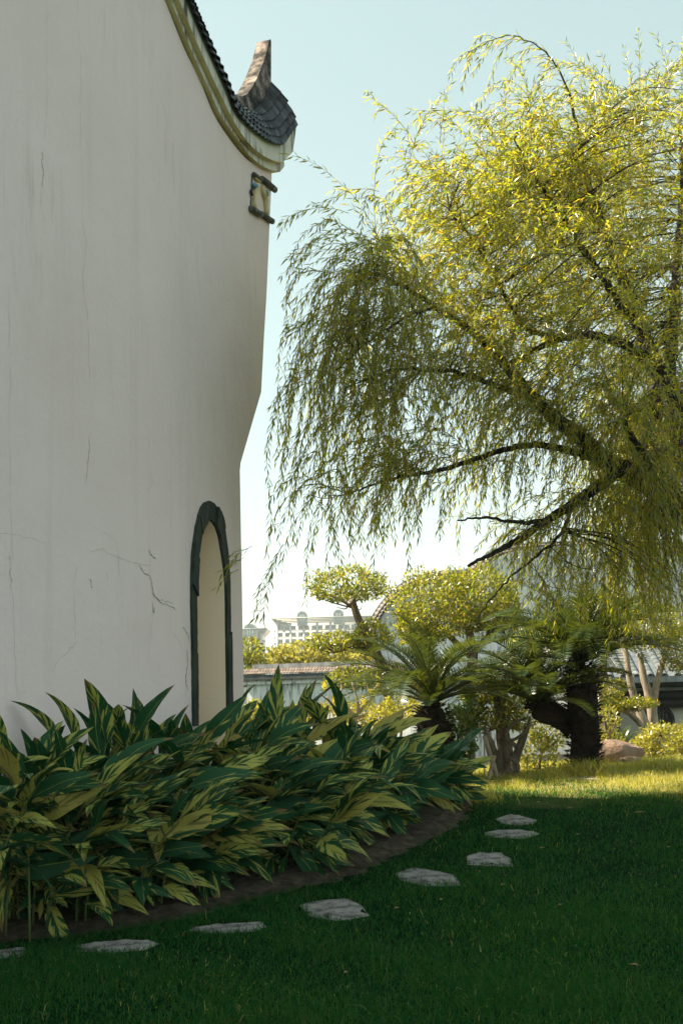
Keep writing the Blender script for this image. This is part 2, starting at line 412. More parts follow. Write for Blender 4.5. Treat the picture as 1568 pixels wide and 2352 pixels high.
X, Y = np.meshgrid(gx_, gy_)
Zg = gz(X, Y)
nx_, ny_ = len(gx_), len(gy_)
_nt = MAT['ground'].node_tree; _b = _nt.nodes['Principled BSDF']
_src = _b.inputs['Base Color'].links[0].from_socket
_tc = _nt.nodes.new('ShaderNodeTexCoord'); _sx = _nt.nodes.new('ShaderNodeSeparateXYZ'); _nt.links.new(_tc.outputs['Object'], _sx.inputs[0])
_crest = mth(_nt, 'ADD', _sx.outputs[1], mth(_nt, 'MULTIPLY', noise(_nt, 1.1, 5, 0.6), 2.2))     # straw colour painted over the mound crest to brighten its sunlit strip
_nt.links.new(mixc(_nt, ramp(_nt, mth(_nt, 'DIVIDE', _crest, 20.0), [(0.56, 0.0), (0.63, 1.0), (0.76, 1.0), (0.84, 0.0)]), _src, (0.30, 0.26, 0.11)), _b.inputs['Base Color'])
ii = (np.arange(ny_ - 1)[:, None] * nx_ + np.arange(nx_ - 1)[None, :])
gf = np.stack([ii, ii + 1, ii + nx_ + 1, ii + nx_], -1).reshape(-1, 4)
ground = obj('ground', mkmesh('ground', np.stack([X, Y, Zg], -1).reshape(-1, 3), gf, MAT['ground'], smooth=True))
tag(ground, kind='structure')

# planting bed: a soil sheet just above the ground
BED = np.array([[-4.2, 4.6], [-2.6, 5.6], [-1.75, 6.0], [-0.98, 6.45], [-0.52, 6.95], [0.1, 7.5], [0.52, 8.42], [0.98, 9.3], [1.22, 10.1], [1.25, 11.2], [0.6, 12.6], [-0.6, 12.4], [-3.0, 9.0], [-5.0, 6.0]])
BEDC = catmull(np.vstack([BED, BED[:1]]), 90)[:-1]
def inpoly(x, y, P):
    x = np.asarray(x); y = np.asarray(y)
    c = np.zeros(x.shape, bool)
    j = len(P) - 1
    for i in range(len(P)):
        xi, yi, xj, yj = P[i][0], P[i][1], P[j][0], P[j][1]
        cond = ((yi > y) != (yj > y)) & (x < (xj - xi) * (y - yi) / (yj - yi + 1e-12) + xi)
        c ^= cond
        j = i
    return c
def grid_patch(name, poly, step, dz, mat, rough=0.0):
    x0, y0 = poly.min(0); x1, y1 = poly.max(0)
    xs = np.arange(x0, x1 + step, step); ys = np.arange(y0, y1 + step, step)
    gX, gY = np.meshgrid(xs, ys)
    ins = inpoly(gX, gY, poly)
    n = len(xs)
    idx = (np.arange(len(ys) - 1)[:, None] * n + np.arange(n - 1)[None, :])
    keep = ins[:-1, :-1] & ins[1:, :-1] & ins[:-1, 1:] & ins[1:, 1:]
    f = np.stack([idx, idx + 1, idx + n + 1, idx + n], -1)[keep]
    z = gz(gX, gY) + dz + rough * rng.uniform(-1, 1, gX.shape)
    me = mkmesh(name, np.stack([gX, gY, z], -1).reshape(-1, 3), f.reshape(-1, 4), mat, smooth=True)
    return obj(name, me)
def bdist(x, y):
    """signed distance to the bed outline, positive inside"""
    d = np.full(np.shape(x), 1e9)
    for i in range(len(BEDC)):
        a = BEDC[i]; b_ = BEDC[(i + 1) % len(BEDC)]
        ab = b_ - a
        t = np.clip(((x - a[0]) * ab[0] + (y - a[1]) * ab[1]) / (ab @ ab + 1e-9), 0, 1)
        d = np.minimum(d, np.hypot(x - a[0] - t * ab[0], y - a[1] - t * ab[1]))
    return np.where(inpoly(x, y, BEDC), d, -d)
bx_, by_ = np.meshgrid(np.arange(-5.2, 1.6, 0.04), np.arange(4.3, 12.9, 0.04))
bd_ = bdist(bx_, by_)
bz_ = gz(bx_, by_) + np.clip(bd_ * 0.3 - 0.02, -0.04, 0.05) + 0.012 * rng.uniform(-1, 1, bx_.shape) + 0.012 * np.sin(bx_ * 9 + by_ * 4) * np.sin(by_ * 11)
nb_ = bx_.shape[1]
ib_ = np.arange(bx_.shape[0] - 1)[:, None] * nb_ + np.arange(nb_ - 1)[None, :]
kb_ = np.maximum(np.maximum(bd_[:-1, :-1], bd_[1:, :-1]), np.maximum(bd_[:-1, 1:], bd_[1:, 1:])) > -0.06
bed = obj('soil_bed', mkmesh('soil_bed', np.stack([bx_, by_, bz_], -1).reshape(-1, 3), np.stack([ib_, ib_ + 1, ib_ + nb_ + 1, ib_ + nb_], -1)[kb_].reshape(-1, 4), MAT['soil'], smooth=True))
tag(bed, kind='structure')

# ---------------------------------------------------------------- the large gable building
TH = R_(18.0)
W0 = np.array([-1.155, 9.5])
WU = np.array([math.sin(TH), math.cos(TH)])
WN = np.array([math.cos(TH), -math.sin(TH)])
def wp(px, py, n=0.0):
    r = ray(px, py)
    s = (n + W0 @ WN) / (r[:2] @ WN)
    p = CPOS + r * s
    return np.array([(p[:2] - W0) @ WU, p[2]])
def WW(t, z, n):
    xy = W0 + WU * t + WN * n
    return np.array([xy[0], xy[1], z])
def z1(p): return ((600 + p[0] / 2.24) / 1.7417, p[1] / 2.24 / 1.7417)
def z2(p): return ((900 + p[0] / 2.767) / 1.7417, (100 + p[1] / 2.767) / 1.7417)
def wcurve(pxpts, n, num):
    return np.array([wp(x, y, n) for x, y in catmull(pxpts, num)])
def extend(c, length=7.0, step=0.25, decay=0.9, drop=0.0):
    """carry a roof line on up the gable beyond the first traced point"""
    sl = (c[1][1] - c[0][1]) / (c[1][0] - c[0][0] + 1e-9)
    sl = max(-0.9, min(sl, -0.02))
    t, z = c[0]
    out = []
    for i in range(int(length / step)):
        t -= step; z -= sl * step; sl *= decay
        out.append((t, z))
    return np.vstack([np.array(out)[::-1], c])
def prism(name, poly, n0, n1, mats, parent, holes=(), soffit=None):
    """polygon in wall coordinates (t, z), front at n1, back at n0"""
    loops = [np.asarray(poly)] + [np.asarray(h) for h in holes]
    tris = tessellate_polygon([[Vector((p[0], p[1], 0)) for p in l] for l in loops])
    flat = np.vstack(loops)
    N = len(flat)
    vf = [WW(p[0], p[1], n1) for p in flat]
    vb = [WW(p[0], p[1], n0) for p in flat]
    faces, midx = [], []
    for t in tris:
        a, b, c = t
        P = flat
        ar = (P[b][0] - P[a][0]) * (P[c][1] - P[a][1]) - (P[b][1] - P[a][1]) * (P[c][0] - P[a][0])
        if ar < 0: b, c = c, b
        faces.append((a, c, b)); midx.append(0)
        faces.append((a + N, b + N, c + N)); midx.append(0)
    o = 0
    for l in loops:
        n = len(l)
        for i in range(n):
            j = (i + 1) % n
            faces.append((o + i, o + j, o + j + N, o + i + N))
            dz = l[j][0] - l[i][0]
            midx.append(1 if soffit else 0)
        o += n
    me_m = [mats, soffit] if soffit else mats
    ob = wobj(name, np.vstack([vf, vb]), faces, me_m, parent, midx=midx)
    bm = bmesh.new(); bm.from_mesh(ob.data); bmesh.ops.recalc_face_normals(bm, faces=bm.faces); bm.to_mesh(ob.data); bm.free()
    return ob
base_t = wp(480, 1700)
hall = empty('temple_hall', WW(0, 0, -0.2), 'tall white plastered hall with swooping tiled gable and narrow arched side door', 'building')

L0 = [z1(p) for p in [(135, 0), (300, 420), (440, 700), (560, 1000), (680, 1200), (850, 1410), (1000, 1500), (1085, 1535)]]
L1 = [z1(p) for p in [(185, 0), (380, 470), (530, 800), (640, 1040), (780, 1240), (900, 1400), (1040, 1505), (1165, 1540)]]
L3 = [z1(p) for p in [(262, 0), (370, 260), (500, 560), (640, 860), (760, 1100), (900, 1300), (1060, 1420), (1190, 1455)]]
LE = [z1(p) for p in [(340, 0), (480, 330), (600, 600), (690, 800), (770, 1000), (900, 1150), (1040, 1260), (1150, 1300), (1200, 1280), (1260, 1190), (1315, 1120)]]
NB, NF, NE = 0.045, 0.10, 0.125
c0 = extend(wcurve(L0, 0.0, 40))
c1 = extend(wcurve(L1, NB, 40))
c3 = extend(wcurve(L3, NF, 40))
cE = extend(wcurve(LE, NF, 60))
tl = c0[0][0]
edge = [wp(x, y) for x, y in [(561, 1655), (551, 1080), (553, 1062), (600, 900), (606, 780), (612, 680), (619, 520), (624, 405)]]
tb = edge[0][0]
outline = [(tl, -0.6), (tb + 0.01, -0.6)] + [tuple(e) for e in edge] + [tuple(p) for p in c0[::-1]]
# arch opening traced on the wall face
a_out = [(441, 1668), (439, 1500), (437, 1400), (437, 1330), (439.5, 1270), (447, 1212), (459, 1167), (473, 1152), (488, 1159), (503, 1185), (513, 1230), (520, 1285), (523.5, 1340), (525, 1450), (528, 1668)]
a_in = [(451, 1668), (450, 1500), (449, 1400), (449, 1340), (451, 1292), (456, 1250), (464, 1215), (474, 1198), (484, 1200), (495, 1224), (504, 1262), (511, 1310), (514.5, 1355), (516, 1450), (519, 1668)]
ao = np.array([wp(x, y) for x, y in catmull(a_out, 89)])
ai = np.array([wp(x, y) for x, y in catmull(a_in, 89)])
hole = np.vstack([[ai[0][0], 0.02], ai[1:-1], [ai[-1][0], 0.02]])
WT = 0.45
prism('wall', outline, -WT, 0.0, MAT['plaster'], hall, holes=[hole])
# the deep reveal of the doorway, seen through the opening
hv = np.vstack([[WW(p[0], p[1], 0.003) for p in hole], [WW(p[0], p[1], -WT - 0.002) for p in hole]])
nh = len(hole)
hc = hole.mean(0)
shr = np.array([[hc[0] + (p[0] - hc[0]) * 0.992, hc[1] + (p[1] - hc[1]) * 0.998] for p in hole])
hv = np.vstack([[WW(p[0], p[1], 0.004) for p in shr], [WW(p[0], p[1], -WT - 0.004) for p in shr]])
wobj('door_reveal', hv, [(i, (i + 1) % nh, (i + 1) % nh + nh, i + nh) for i in range(nh)], MAT['plaster_reveal'], hall, smooth=False)
# stone pieces of the arch surround
surround = empty('door_surround', (0, 0, 0)); surround.parent = hall
cuts = [0, 15, 27, 35, 40, 43, 46, 50, 57, 70, 88]
for k in range(len(cuts) - 1):
    i0, i1 = cuts[k], cuts[k + 1]
    jit = random.uniform(-0.006, 0.008)
    idx = list(range(i0, i1 + 1))
    po = [ao[i] + (ao[i] - ai[i]) * (jit + 0.07 * random.random()) for i in idx]
    pi = [ai[i] + (ao[i] - ai[i]) * (0.02 + 0.09 * random.random()) for i in idx]
    # shorten a little for the joint
    po[0] = po[0] * 0.97 + po[1] * 0.03; pi[0] = pi[0] * 0.97 + pi[1] * 0.03
    o_ = prism('stone', po + pi[::-1], -0.012, 0.03 + jit * 1.5, MAT['stone_dark'], surround)
# projecting bands and fascia
b1_end = [wp(*z1(p), NB) for p in [(1205, 1490), (1203, 1452)]]
up3 = [wp(x, y, NB) for x, y in catmull([(a[0] + 4, a[1] - 9) for a in L3], 40)]
up3 = extend(np.array(up3))
prism('cornice_band', np.vstack([c1, b1_end, up3[::-1][2:]]), -WT - NB, NB, MAT['plaster_grimy'], hall, soffit=MAT['ochre'])
f_end = [wp(*z1(p), NF) for p in [(1280, 1360), (1302, 1200)]]
prism('fascia', np.vstack([c3, f_end, cE[::-1]]), -WT - NF, NF, MAT['plaster_grimy'], hall, soffit=MAT['ochre'])
# tiled capping: courses of overlapping tiles between eave and ridge
LR = [z1((330, -20)), z1((470, 310)), z1((590, 570))] + [z2(p) for p in [(14, 690), (60, 770), (130, 850), (230, 925), (310, 945), (390, 880), (450, 760), (490, 670), (512, 630)]]
cR = np.array([wp(x, y, -0.15) for x, y in catmull(LR, 60)])
cR = extend(cR)
cEt = extend(np.array([wp(x, y, NE) for x, y in catmull(LE, 60)]))
NT = 50
def resamp(c, n, a=0.0):
    d = np.concatenate([[0], np.cumsum(np.linalg.norm(np.diff(c, axis=0), axis=1))])
    s = np.linspace(a, d[-1], n)
    return np.stack([np.interp(s, d, c[:, 0]), np.interp(s, d, c[:, 1])], 1)
# same parameter on both curves (they were sampled alike), uniform along the eave
dE = np.concatenate([[0], np.cumsum(np.linalg.norm(np.diff(cEt, axis=0), axis=1))])
par = np.interp(np.linspace(dE[-1] - 4.6, dE[-1], NT), dE, np.arange(len(cEt)))
def samp(c, q): return np.stack([np.interp(q, np.arange(len(c)), c[:, 0]), np.interp(q, np.arange(len(c)), c[:, 1])], -1)
def cap_pt(q, f):
    e = samp(cEt, q); r = samp(cR, q)
    p = e * (1 - f) + r * f
    n = NE * (1 - f) + (-0.15) * f
    dr = r - e; L_ = np.linalg.norm(dr) + 1e-9
    w_ = np.clip((q - (len(cEt) - 16)) / 15, 0, 1) ** 2
    pr = np.array([dr[1], -dr[0]]) / L_
    if pr[0] + pr[1] < 0: pr = -pr
    p = p + pr * 0.085 * w_ * math.sin(math.pi * min(max(f, 0), 1))
    return WW(p[0], p[1], n + 0.03 * math.sin(math.pi * min(max(f, 0), 1)))
capping = empty('tile_capping', (0, 0, 0)); capping.parent = hall
NC = 5
for j in range(NC):
    fa, fb = j / NC - 0.02, (j + 1.35) / NC
    for i in range(NT - 1):
        sh = 0.5 if j % 2 else 0.0
        qa = np.interp(i + sh, np.arange(NT), par); qb = np.interp(min(i + sh + 0.88, NT - 1), np.arange(NT), par)
        if qb - qa < 0.05: continue
        qm = (qa + qb) / 2
        P = [[cap_pt(q, f) for q in (qa, qm, qb)] for f in (fa, min(fb, 1.0))]
        nrm = np.cross(P[0][2] - P[0][0], P[1][1] - P[0][1]); nrm /= np.linalg.norm(nrm) + 1e-9
        if nrm @ np.array([WN[0], WN[1], 0.6]) < 0: nrm = -nrm
        lo = 0.018 + random.uniform(-.002, .003)
        top = [P[0][0] + nrm * lo, P[0][1] + nrm * (lo + 0.018), P[0][2] + nrm * lo, P[1][0] + nrm * .004, P[1][1] + nrm * 0.018, P[1][2] + nrm * .004]
        bot = [P[0][0] + nrm * (lo - .014), P[0][1] + nrm * (lo + 0.014), P[0][2] + nrm * (lo - .014)]
        wobj('tile', top + bot, [(0, 1, 4, 3), (1, 2, 5, 4), (0, 6, 7, 1), (1, 7, 8, 2), (0, 3, 6), (2, 8, 5)], MAT['rooftile'], capping)
# mortar bed under the tiles, and the rear slope
qs = np.linspace(0, len(cEt) - 1, 120)
def cap_pt_b(q, f):
    e = samp(cEt, q); r = samp(cR, q); p = e * (1 - f) + r * f
    return WW(p[0], p[1], -WT - (NE * (1 - f) - 0.15 * f))
for nm_, fn, m_ in (('tile_bedding', cap_pt, MAT['rooftile']), ('rear_tile_slope', cap_pt_b, MAT['rooftile'])):
    v = [fn(q, f) for q in qs for f in (0.0, 0.5, 1.0)]
    fcs = []
    for i in range(len(qs) - 1):
        for k in range(2):
            a = i * 3 + k
            fcs.append((a, a + 1, a + 4, a + 3))
    wobj(nm_, v, fcs, m_, capping)
# ridge with the upturned end
LF = [z1((335, -40)), z1((470, 290)), z1((590, 550))] + [z2(p) for p in [(20, 672), (80, 745), (160, 785), (240, 765), (320, 655), (395, 490), (450, 330), (492, 165)]]
cF = extend(np.array([wp(x, y, -0.15) for x, y in catmull(LF, 60)]))
top_r = [wp(*z2(p), -0.15) for p in [(506, 158), (511, 185), (511, 400), (510, 600)]]
rg = prism('ridge', np.vstack([cF, top_r, cR[::-1]]), -0.30, -0.15, MAT['ridge'], hall)
# corbel panel with mouldings and two glazed figures
panel = empty('corbel_panel', (0, 0, 0)); panel.parent = hall
def rod(a, b, r, n=0.03, mat=MAT['moulding'], nm_='moulding', k=8):
    p0 = wp(*a, n); p1 = wp(*b, n)
    pts = [WW(*(p0 + (p1 - p0) * s), n) for s in np.linspace(0, 1, 5)]
    v, f = tube(pts, r, k, 0.08)
    return wobj(nm_, v, f, mat, panel)
rod(z1((930, 1560)), z1((1002, 1612)), 0.022)
rod(z1((1002, 1602)), z1((1120, 1700)), 0.034, 0.02)
rod(z1((905, 1865)), z1((998, 1925)), 0.03)
rod(z1((1000, 1918)), z1((1095, 1985)), 0.032, 0.02)
rod(z1((912, 1560)), z1((898, 1870)), 0.012, 0.0, MAT['moulding'], 'side_frame')
def figure(pts, parts):
    fig = empty('figurine', (0, 0, 0)); fig.parent = panel
    for (poly, radii, m_, nm_) in parts:
        P = catmull([wp(*z1(p), 0.05) for p in poly], 12)
        rr = np.interp(np.linspace(0, 1, 12), np.linspace(0, 1, len(radii)), radii)
        v, f = tube([WW(*p, 0.02) for p in P], rr * 0.42, 8, 0.15)
        o = wobj(nm_, v, f, m_, panel, smooth=True)
    bpy.data.objects.remove(fig)
figure(None, [([(985, 1640), (975, 1700), (965, 1780), (962, 1840), (975, 1870)], [0.05, 0.085, 0.06, 0.05, 0.06], MAT['fig_yellow'], 'figurine'),
              ([(940, 1640), (965, 1665), (995, 1700), (1000, 1720)], [0.03, 0.075, 0.065, 0.02], MAT['fig_blue'], 'figurine_sleeve'),
              ([(938, 1690), (932, 1720), (945, 1745)], [0.03, 0.04, 0.02], MAT['fig_dark'], 'figurine_fan')])
figure(None, [([(1035, 1660), (1040, 1720), (1060, 1780), (1066, 1850), (1070, 1915)], [0.04, 0.075, 0.07, 0.05, 0.05], MAT['fig_yellow'], 'figurine'),
              ([(1050, 1700), (1070, 1725), (1080, 1755)], [0.03, 0.06, 0.02], MAT['fig_blue'], 'figurine_sleeve'),
              ([(1068, 1860), (1072, 1900), (1066, 1922)], [0.04, 0.055, 0.03], MAT['fig_red'], 'figurine_skirt')])
rod(z1((935, 1585)), z1((985, 1625)), 0.016, 0.02, MAT['fig_yellow'], 'cloud_scroll')
# hairline cracks
def crack(pts, wd, m_='crack'):
    P = np.array([wp(x, y, 0.0) for x, y in catmull(pts, max(8, len(pts) * 5))])
    P[:, 0] += rng.normal(0, 0.006, len(P)); P[:, 1] += rng.normal(0, 0.004, len(P))
    d = np.gradient(P, axis=0); d /= np.linalg.norm(d, axis=1)[:, None] + 1e-9
    s = np.stack([-d[:, 1], d[:, 0]], 1) * (wd * 0.62 * (0.3 + rng.random(len(P))))[:, None] / 2
    s[0] *= 0.1; s[-1] *= 0.1
    v = np.vstack([[WW(*p, 0.0015) for p in P + s], [WW(*p, 0.0015) for p in P - s]])
    n = len(P)
    wobj('crack', v, [(i, i + 1, i + 1 + n, i + n) for i in range(n - 1)], MAT[m_], hall)
crack([(180, 65), (186, 160), (185, 280), (188, 390), (193, 480)], 0.004)
crack([(188, 480), (197, 570), (190, 640), (200, 720), (204, 800), (206, 900)], 0.006)
crack([(206, 1000), (203, 1060), (199, 1110)], 0.006, 'crack_dark')
crack([(97, 345), (99, 390), (97, 430)], 0.008, 'crack_dark')
crack([(97, 430), (95, 470), (104, 512)], 0.004)
crack([(110, 0), (106, 120), (108, 240), (103, 330)], 0.004)
crack([(20, 650), (24, 800), (22, 1000), (26, 1200), (30, 1300)], 0.004)
crack([(23, 1275), (24, 1320), (28, 1360)], 0.007, 'crack_dark')
crack([(30, 1360), (34, 1480), (38, 1600)], 0.004)
crack([(300, 20), (340, 130), (372, 230), (390, 310)], 0.004)
crack([(345, 1080), (350, 1110), (338, 1128)], 0.006)
crack([(345, 1100), (358, 1112), (366, 1118)], 0.003)
crack([(230, 1220), (260, 1236), (268, 1250)], 0.004)
crack([(205, 1268), (235, 1262), (250, 1272), (285, 1285), (320, 1295), (342, 1300)], 0.006)
crack([(320, 1295), (330, 1315), (345, 1325), (350, 1350), (356, 1370), (372, 1385), (390, 1392), (405, 1402)], 0.012, 'crack_dark')
crack([(352, 1362), (362, 1375), (380, 1380), (400, 1388)], 0.006, 'crack_dark')
crack([(341, 1262), (350, 1278), (358, 1284)], 0.014, 'crack_dark')
crack([(343, 1250), (344, 1300), (348, 1350), (352, 1400), (347, 1450), (342, 1510)], 0.005)
crack([(350, 1385), (352, 1405), (358, 1395)], 0.012, 'crack_dark')
crack([(207, 1330), (211, 1352)], 0.012, 'crack_dark')
crack([(246, 1310), (247, 1330)], 0.008)
crack([(180, 1300), (170, 1350), (173, 1420), (172, 1470)], 0.005)
crack([(180, 1470), (160, 1495), (135, 1515), (120, 1545)], 0.006)
crack([(398, 1455), (414, 1478), (422, 1505)], 0.005)
crack([(420, 1440), (430, 1455), (436, 1475)], 0.014, 'crack_dark')
crack([(428, 1490), (431, 1520), (427, 1560), (432, 1590)], 0.016, 'crack_dark')
crack([(405, 620), (402, 700), (398, 760)], 0.004)
crack([(430, 740), (442, 770)], 0.005)
crack([(500, 640), (510, 680), (530, 690)], 0.003)
crack([(0, 1222), (40, 1230), (110, 1248)], 0.004)
crack([(512, 1262), (511, 1300), (509, 1340)], 0.004, 'crack_dark')
# rest of the hall, behind the gable wall
def hbox(name, t0, t1, z0, z1_, n0, n1, m_):
    v = [WW(t, z, n) for t in (t0, t1) for z in (z0, z1_) for n in (n0, n1)]
    return wobj(name, v, [(0, 1, 3, 2), (4, 6, 7, 5), (0, 4, 5, 1), (2, 3, 7, 6), (0, 2, 6, 4), (1, 5, 7, 3)], m_, hall)
hbox('hall_wall', tl + 0.4, tb - 1.2, -0.6, 5.0, -9.0, -2.2, MAT['plaster'])
hbox('passage_ceiling', tl + 0.4, tb - 0.3, 3.6, 3.8, -2.2, -WT - 0.02, MAT['plaster'])
rp = [WW(t, z, n) for n in (-WT - 0.05, -9.4) for (t, z) in [(tl + 0.2, 5.2), (tb + 0.6, 5.2), ((tl + tb) / 2, 7.2)]]
wobj('hall_roof', rp, [(0, 1, 2), (3, 5, 4), (0, 3, 4, 1), (1, 4, 5, 2), (2, 5, 3, 0)], MAT['rooftile'], hall)
# ---------------------------------------------------------------- garden wall, cloud wall, pavilion, far buildings
def tri_prism_wall(name, A, B, thick, zb, prof_top, mat, parent):
    pass
def frame2(A, B):
    A = np.array(A[:2]); B = np.array(B[:2])
    u = (B - A) / np.linalg.norm(B - A)
    n = np.array([u[1], -u[0]])          # towards the camera side
    if n @ (-A) < 0: n = -n
    return A, u, n
def fbox(name, fr, s0, s1, n0, n1, z0, z1_, mat, parent):
    A, u, n = fr
    v = [(*(A + u * s + n * q), z) for s in (s0, s1) for z in (z0, z1_) for q in (n0, n1)]
    return wobj(name, v, [(0, 1, 3, 2), (4, 6, 7, 5), (0, 4, 5, 1), (2, 3, 7, 6), (0, 2, 6, 4), (1, 5, 7, 3)], mat, parent)
# low garden wall with tiled capping, left of centre
D1, D2 = 30.0, 28.5
pa, pb = at(566, 1527, D1), at(880, 1513, D2)
fr = frame2(pa, pb)
Lw = np.linalg.norm((pb - pa)[:2]) + 1.0
zt = pa[2]
gwall = empty('garden_wall', (pa[0], pa[1], -0.9), 'low white garden wall with reddish tile capping and dark drip stains', 'wall')
m_ = pxm(D1)
fbox('wall', fr, 0, Lw, -0.5, 0.0, -1.1, zt - 46 * m_, MAT['plaster_far'], gwall)
fbox('moulding', fr, -0.09, Lw, -0.59, 0.09, zt - 46 * m_, zt - 40 * m_, MAT['plaster_far'], gwall)
fbox('frieze', fr, -0.05, Lw, -0.55, 0.05, zt - 40 * m_, zt - 31 * m_, MAT['plaster_far'], gwall)
fbox('drip_course', fr, -0.2, Lw, -0.70, 0.20, zt - 35 * m_, zt - 24 * m_, MAT['rooftile'], gwall)
fbox('coping', fr, 0.12, Lw, -0.36, -0.1, zt - 14 * m_, zt, MAT['coping'], gwall)
A, u, n = fr
tp = 0.085
tv, tf = tube([(0, 0, 0), (0, 0.5, 0)], tp * 0.5, 8)
def tile_mesh(name, w_, l_, th, mat):
    xs = np.linspace(-1, 1, 5)
    top = [[x * w_ / 2, y, th + w_ * 0.28 * (1 - x * x)] for y in (0, l_) for x in xs]
    bot = [[x * w_ / 2, 0, w_ * 0.28 * (1 - x * x)] for x in xs]
    v = top + bot
    f = [(i, i + 1, i + 6, i + 5) for i in range(4)] + [(10 + i, 11 + i, i + 1, i) for i in range(4)]
    return mkmesh(name, v, f, mat)
tm = tile_mesh('tile', tp * 1.0, 0.17, 0.014, MAT['terracotta'])
ang = math.atan2(u[1], u[0])
for row in range(2):
    for i in range(int((Lw + 0.2) / tp)):
        s = -0.16 + (i + 0.5 * row) * tp
        q = 0.21 - row * 0.14
        z = zt - (24 - row * 6.0) * m_
        p = (*(A + u * s + n * q), z)
        M4 = Matrix.Translation(Vector(p) - gwall.location) @ Matrix.Rotation(ang, 4, 'Z') @ Matrix.Rotation(R_(26), 4, 'X')
        obj('tile', tm, gwall, mat4=M4)

# tall white gable wall with a stepped, curving tiled top
D = 31.0
prof = catmull([(838, 1462), (846, 1430), (868, 1392), (900, 1356), (940, 1330), (1000, 1313), (1062, 1309), (1074, 1304), (1090, 1292), (1118, 1270), (1152, 1256), (1200, 1249), (1273, 1245), (1400, 1242), (1470, 1246)], 60)
P3 = np.array([at(x, y, D + (x - 838) * 0.004) for x, y in prof])
cw = empty('cloud_gable_wall', (P3[0][0], P3[0][1], -0.9), 'large white gable wall with curving stepped tiled top behind the topiary trees', 'wall')
mD = pxm(D)
def cband(name, off0, off1, y0, y1, mat, off0e=None):
    """strip that follows the curved top: offsets downward in metres along the curve normal"""
    T = np.gradient(P3[:, [0, 2]], axis=0); T /= np.linalg.norm(T, axis=1)[:, None]
    Nn = np.stack([T[:, 1], -T[:, 0]], 1)
    vs = []
    for off in (off0, off1):
        for dy in (y0, y1):
            q = P3.copy(); q[:, 0] += Nn[:, 0] * off; q[:, 2] += Nn[:, 1] * off; q[:, 1] += dy
            vs.append(q)
    nP = len(P3)
    v = np.vstack(vs)
    f = []
    for i in range(nP - 1):
        a0, a1, b0, b1 = i, i + nP, i + 2 * nP, i + 3 * nP
        f += [(a0, a0 + 1, b0 + 1, b0), (a1, b1, b1 + 1, a1 + 1), (a0, a1, a1 + 1, a0 + 1), (b0, b0 + 1, b1 + 1, b1)]
    f += [(0, 2 * nP, 3 * nP, nP), (nP - 1, 2 * nP - 1, 4 * nP - 1, 3 * nP - 1)]
    return wobj(name, v, f, mat, cw)
cband('coping', 0.0, 9 * mD, -0.08, 0.3, MAT['coping'])
cband('drip_course', 9 * mD, 21 * mD, -0.26, 0.45, MAT['rooftile'])
cband('frieze', 21 * mD, 30 * mD, -0.10, 0.3, MAT['plaster_far'])
T = np.gradient(P3[:, [0, 2]], axis=0); T /= np.linalg.norm(T, axis=1)[:, None]
tmw = tile_mesh('tile', 0.15, 0.16, 0.012, MAT['greybrown'])
cum = np.concatenate([[0], np.cumsum(np.linalg.norm(np.diff(P3, axis=0), axis=1))])
for s in np.arange(0.05, cum[-1], 0.14):
    x = np.interp(s, cum, P3[:, 0]); y = np.interp(s, cum, P3[:, 1]); z = np.interp(s, cum, P3[:, 2])
    tx, tz = np.interp(s, cum, T[:, 0]), np.interp(s, cum, T[:, 1])
    a = math.atan2(tz, tx)
    for row in range(2):
        off = (19 - row * 6) * mD
        p = Vector((x + tz * off, y - 0.28 + row * 0.11, z - tx * off))
        obj('tile', tmw, cw, mat4=Matrix.Translation(p - cw.location) @ Matrix.Rotation(-a, 4, 'Y') @ Matrix.Rotation(R_(38), 4, 'X'))
inner = P3.copy()
Nn = np.stack([T[:, 1], -T[:, 0]], 1)
poly = np.stack([P3[:, 0] + Nn[:, 0] * 26 * mD, P3[:, 2] + Nn[:, 1] * 26 * mD], 1)
poly = np.vstack([[poly[0][0], -1.2], poly, [poly[-1][0] + 2.5, poly[-1][1] - 0.4], [poly[-1][0] + 2.5, -1.2]])
tris = tessellate_polygon([[Vector((p[0], p[1], 0)) for p in poly]])
nP = len(poly)
yy = D + 0.1
v = [(p[0], yy, p[1]) for p in poly] + [(p[0], yy + 0.4, p[1]) for p in poly]
wobj('wall', v, [t for t in tris] + [tuple(i + nP for i in t) for t in tris] + [(i, (i + 1) % nP, (i + 1) % nP + nP, i + nP) for i in range(nP)], MAT['plaster_far'], cw)
sk0 = at(1040, 1790, D - 0.05)
v, f = boxv(((poly[0][0] + poly[-1][0]) / 2, yy - 0.03, -0.72), (poly[-1][0] - poly[0][0], 0.05, 0.5))
wobj('skirting', v, f, MAT['darkwood'], cw)

# low hall at the right with barrel tile roof, beams, column, moon window
D = 29.0
mD = pxm(D)
eL, eR = at(1372, 1556, D), at(1760, 1545, D)
pav = empty('side_hall', (eL[0], eL[1], -0.9), 'low hall with grey barrel tile roof, dark beams and a round window', 'building')
ze = eL[2]
pc = lambda x, y, dy=0.0: at(x, y, D + dy)
def pbox(name, x0, y0, x1, y1, dy0, dy1, mat):
    a = pc(x0, y0); b = pc(x1, y1)
    c = ((a[0] + b[0]) / 2, D + (dy0 + dy1) / 2, (a[2] + b[2]) / 2)
    v, f = boxv(c, (abs(b[0] - a[0]), abs(dy1 - dy0), abs(a[2] - b[2])))
    return wobj(name, v, f, mat, pav)
MAT['pav_wall'] = plaster('hall_wall_plaster', (0.66, 0.63, 0.55), (0.12, 0.11, 0.10), 0.3, 0, 0.4)
mw = pbox('wall', 1380, 1572, 1760, 1845, 1.6, 1.9, MAT['pav_wall'])
pbox('side_wall', 1350, 1580, 1419, 1845, 0.55, 1.5, MAT['plaster_far'])
pbox('column', 1421, 1560, 1446, 1845, 0.7, 1.3, MAT['darkwood'])
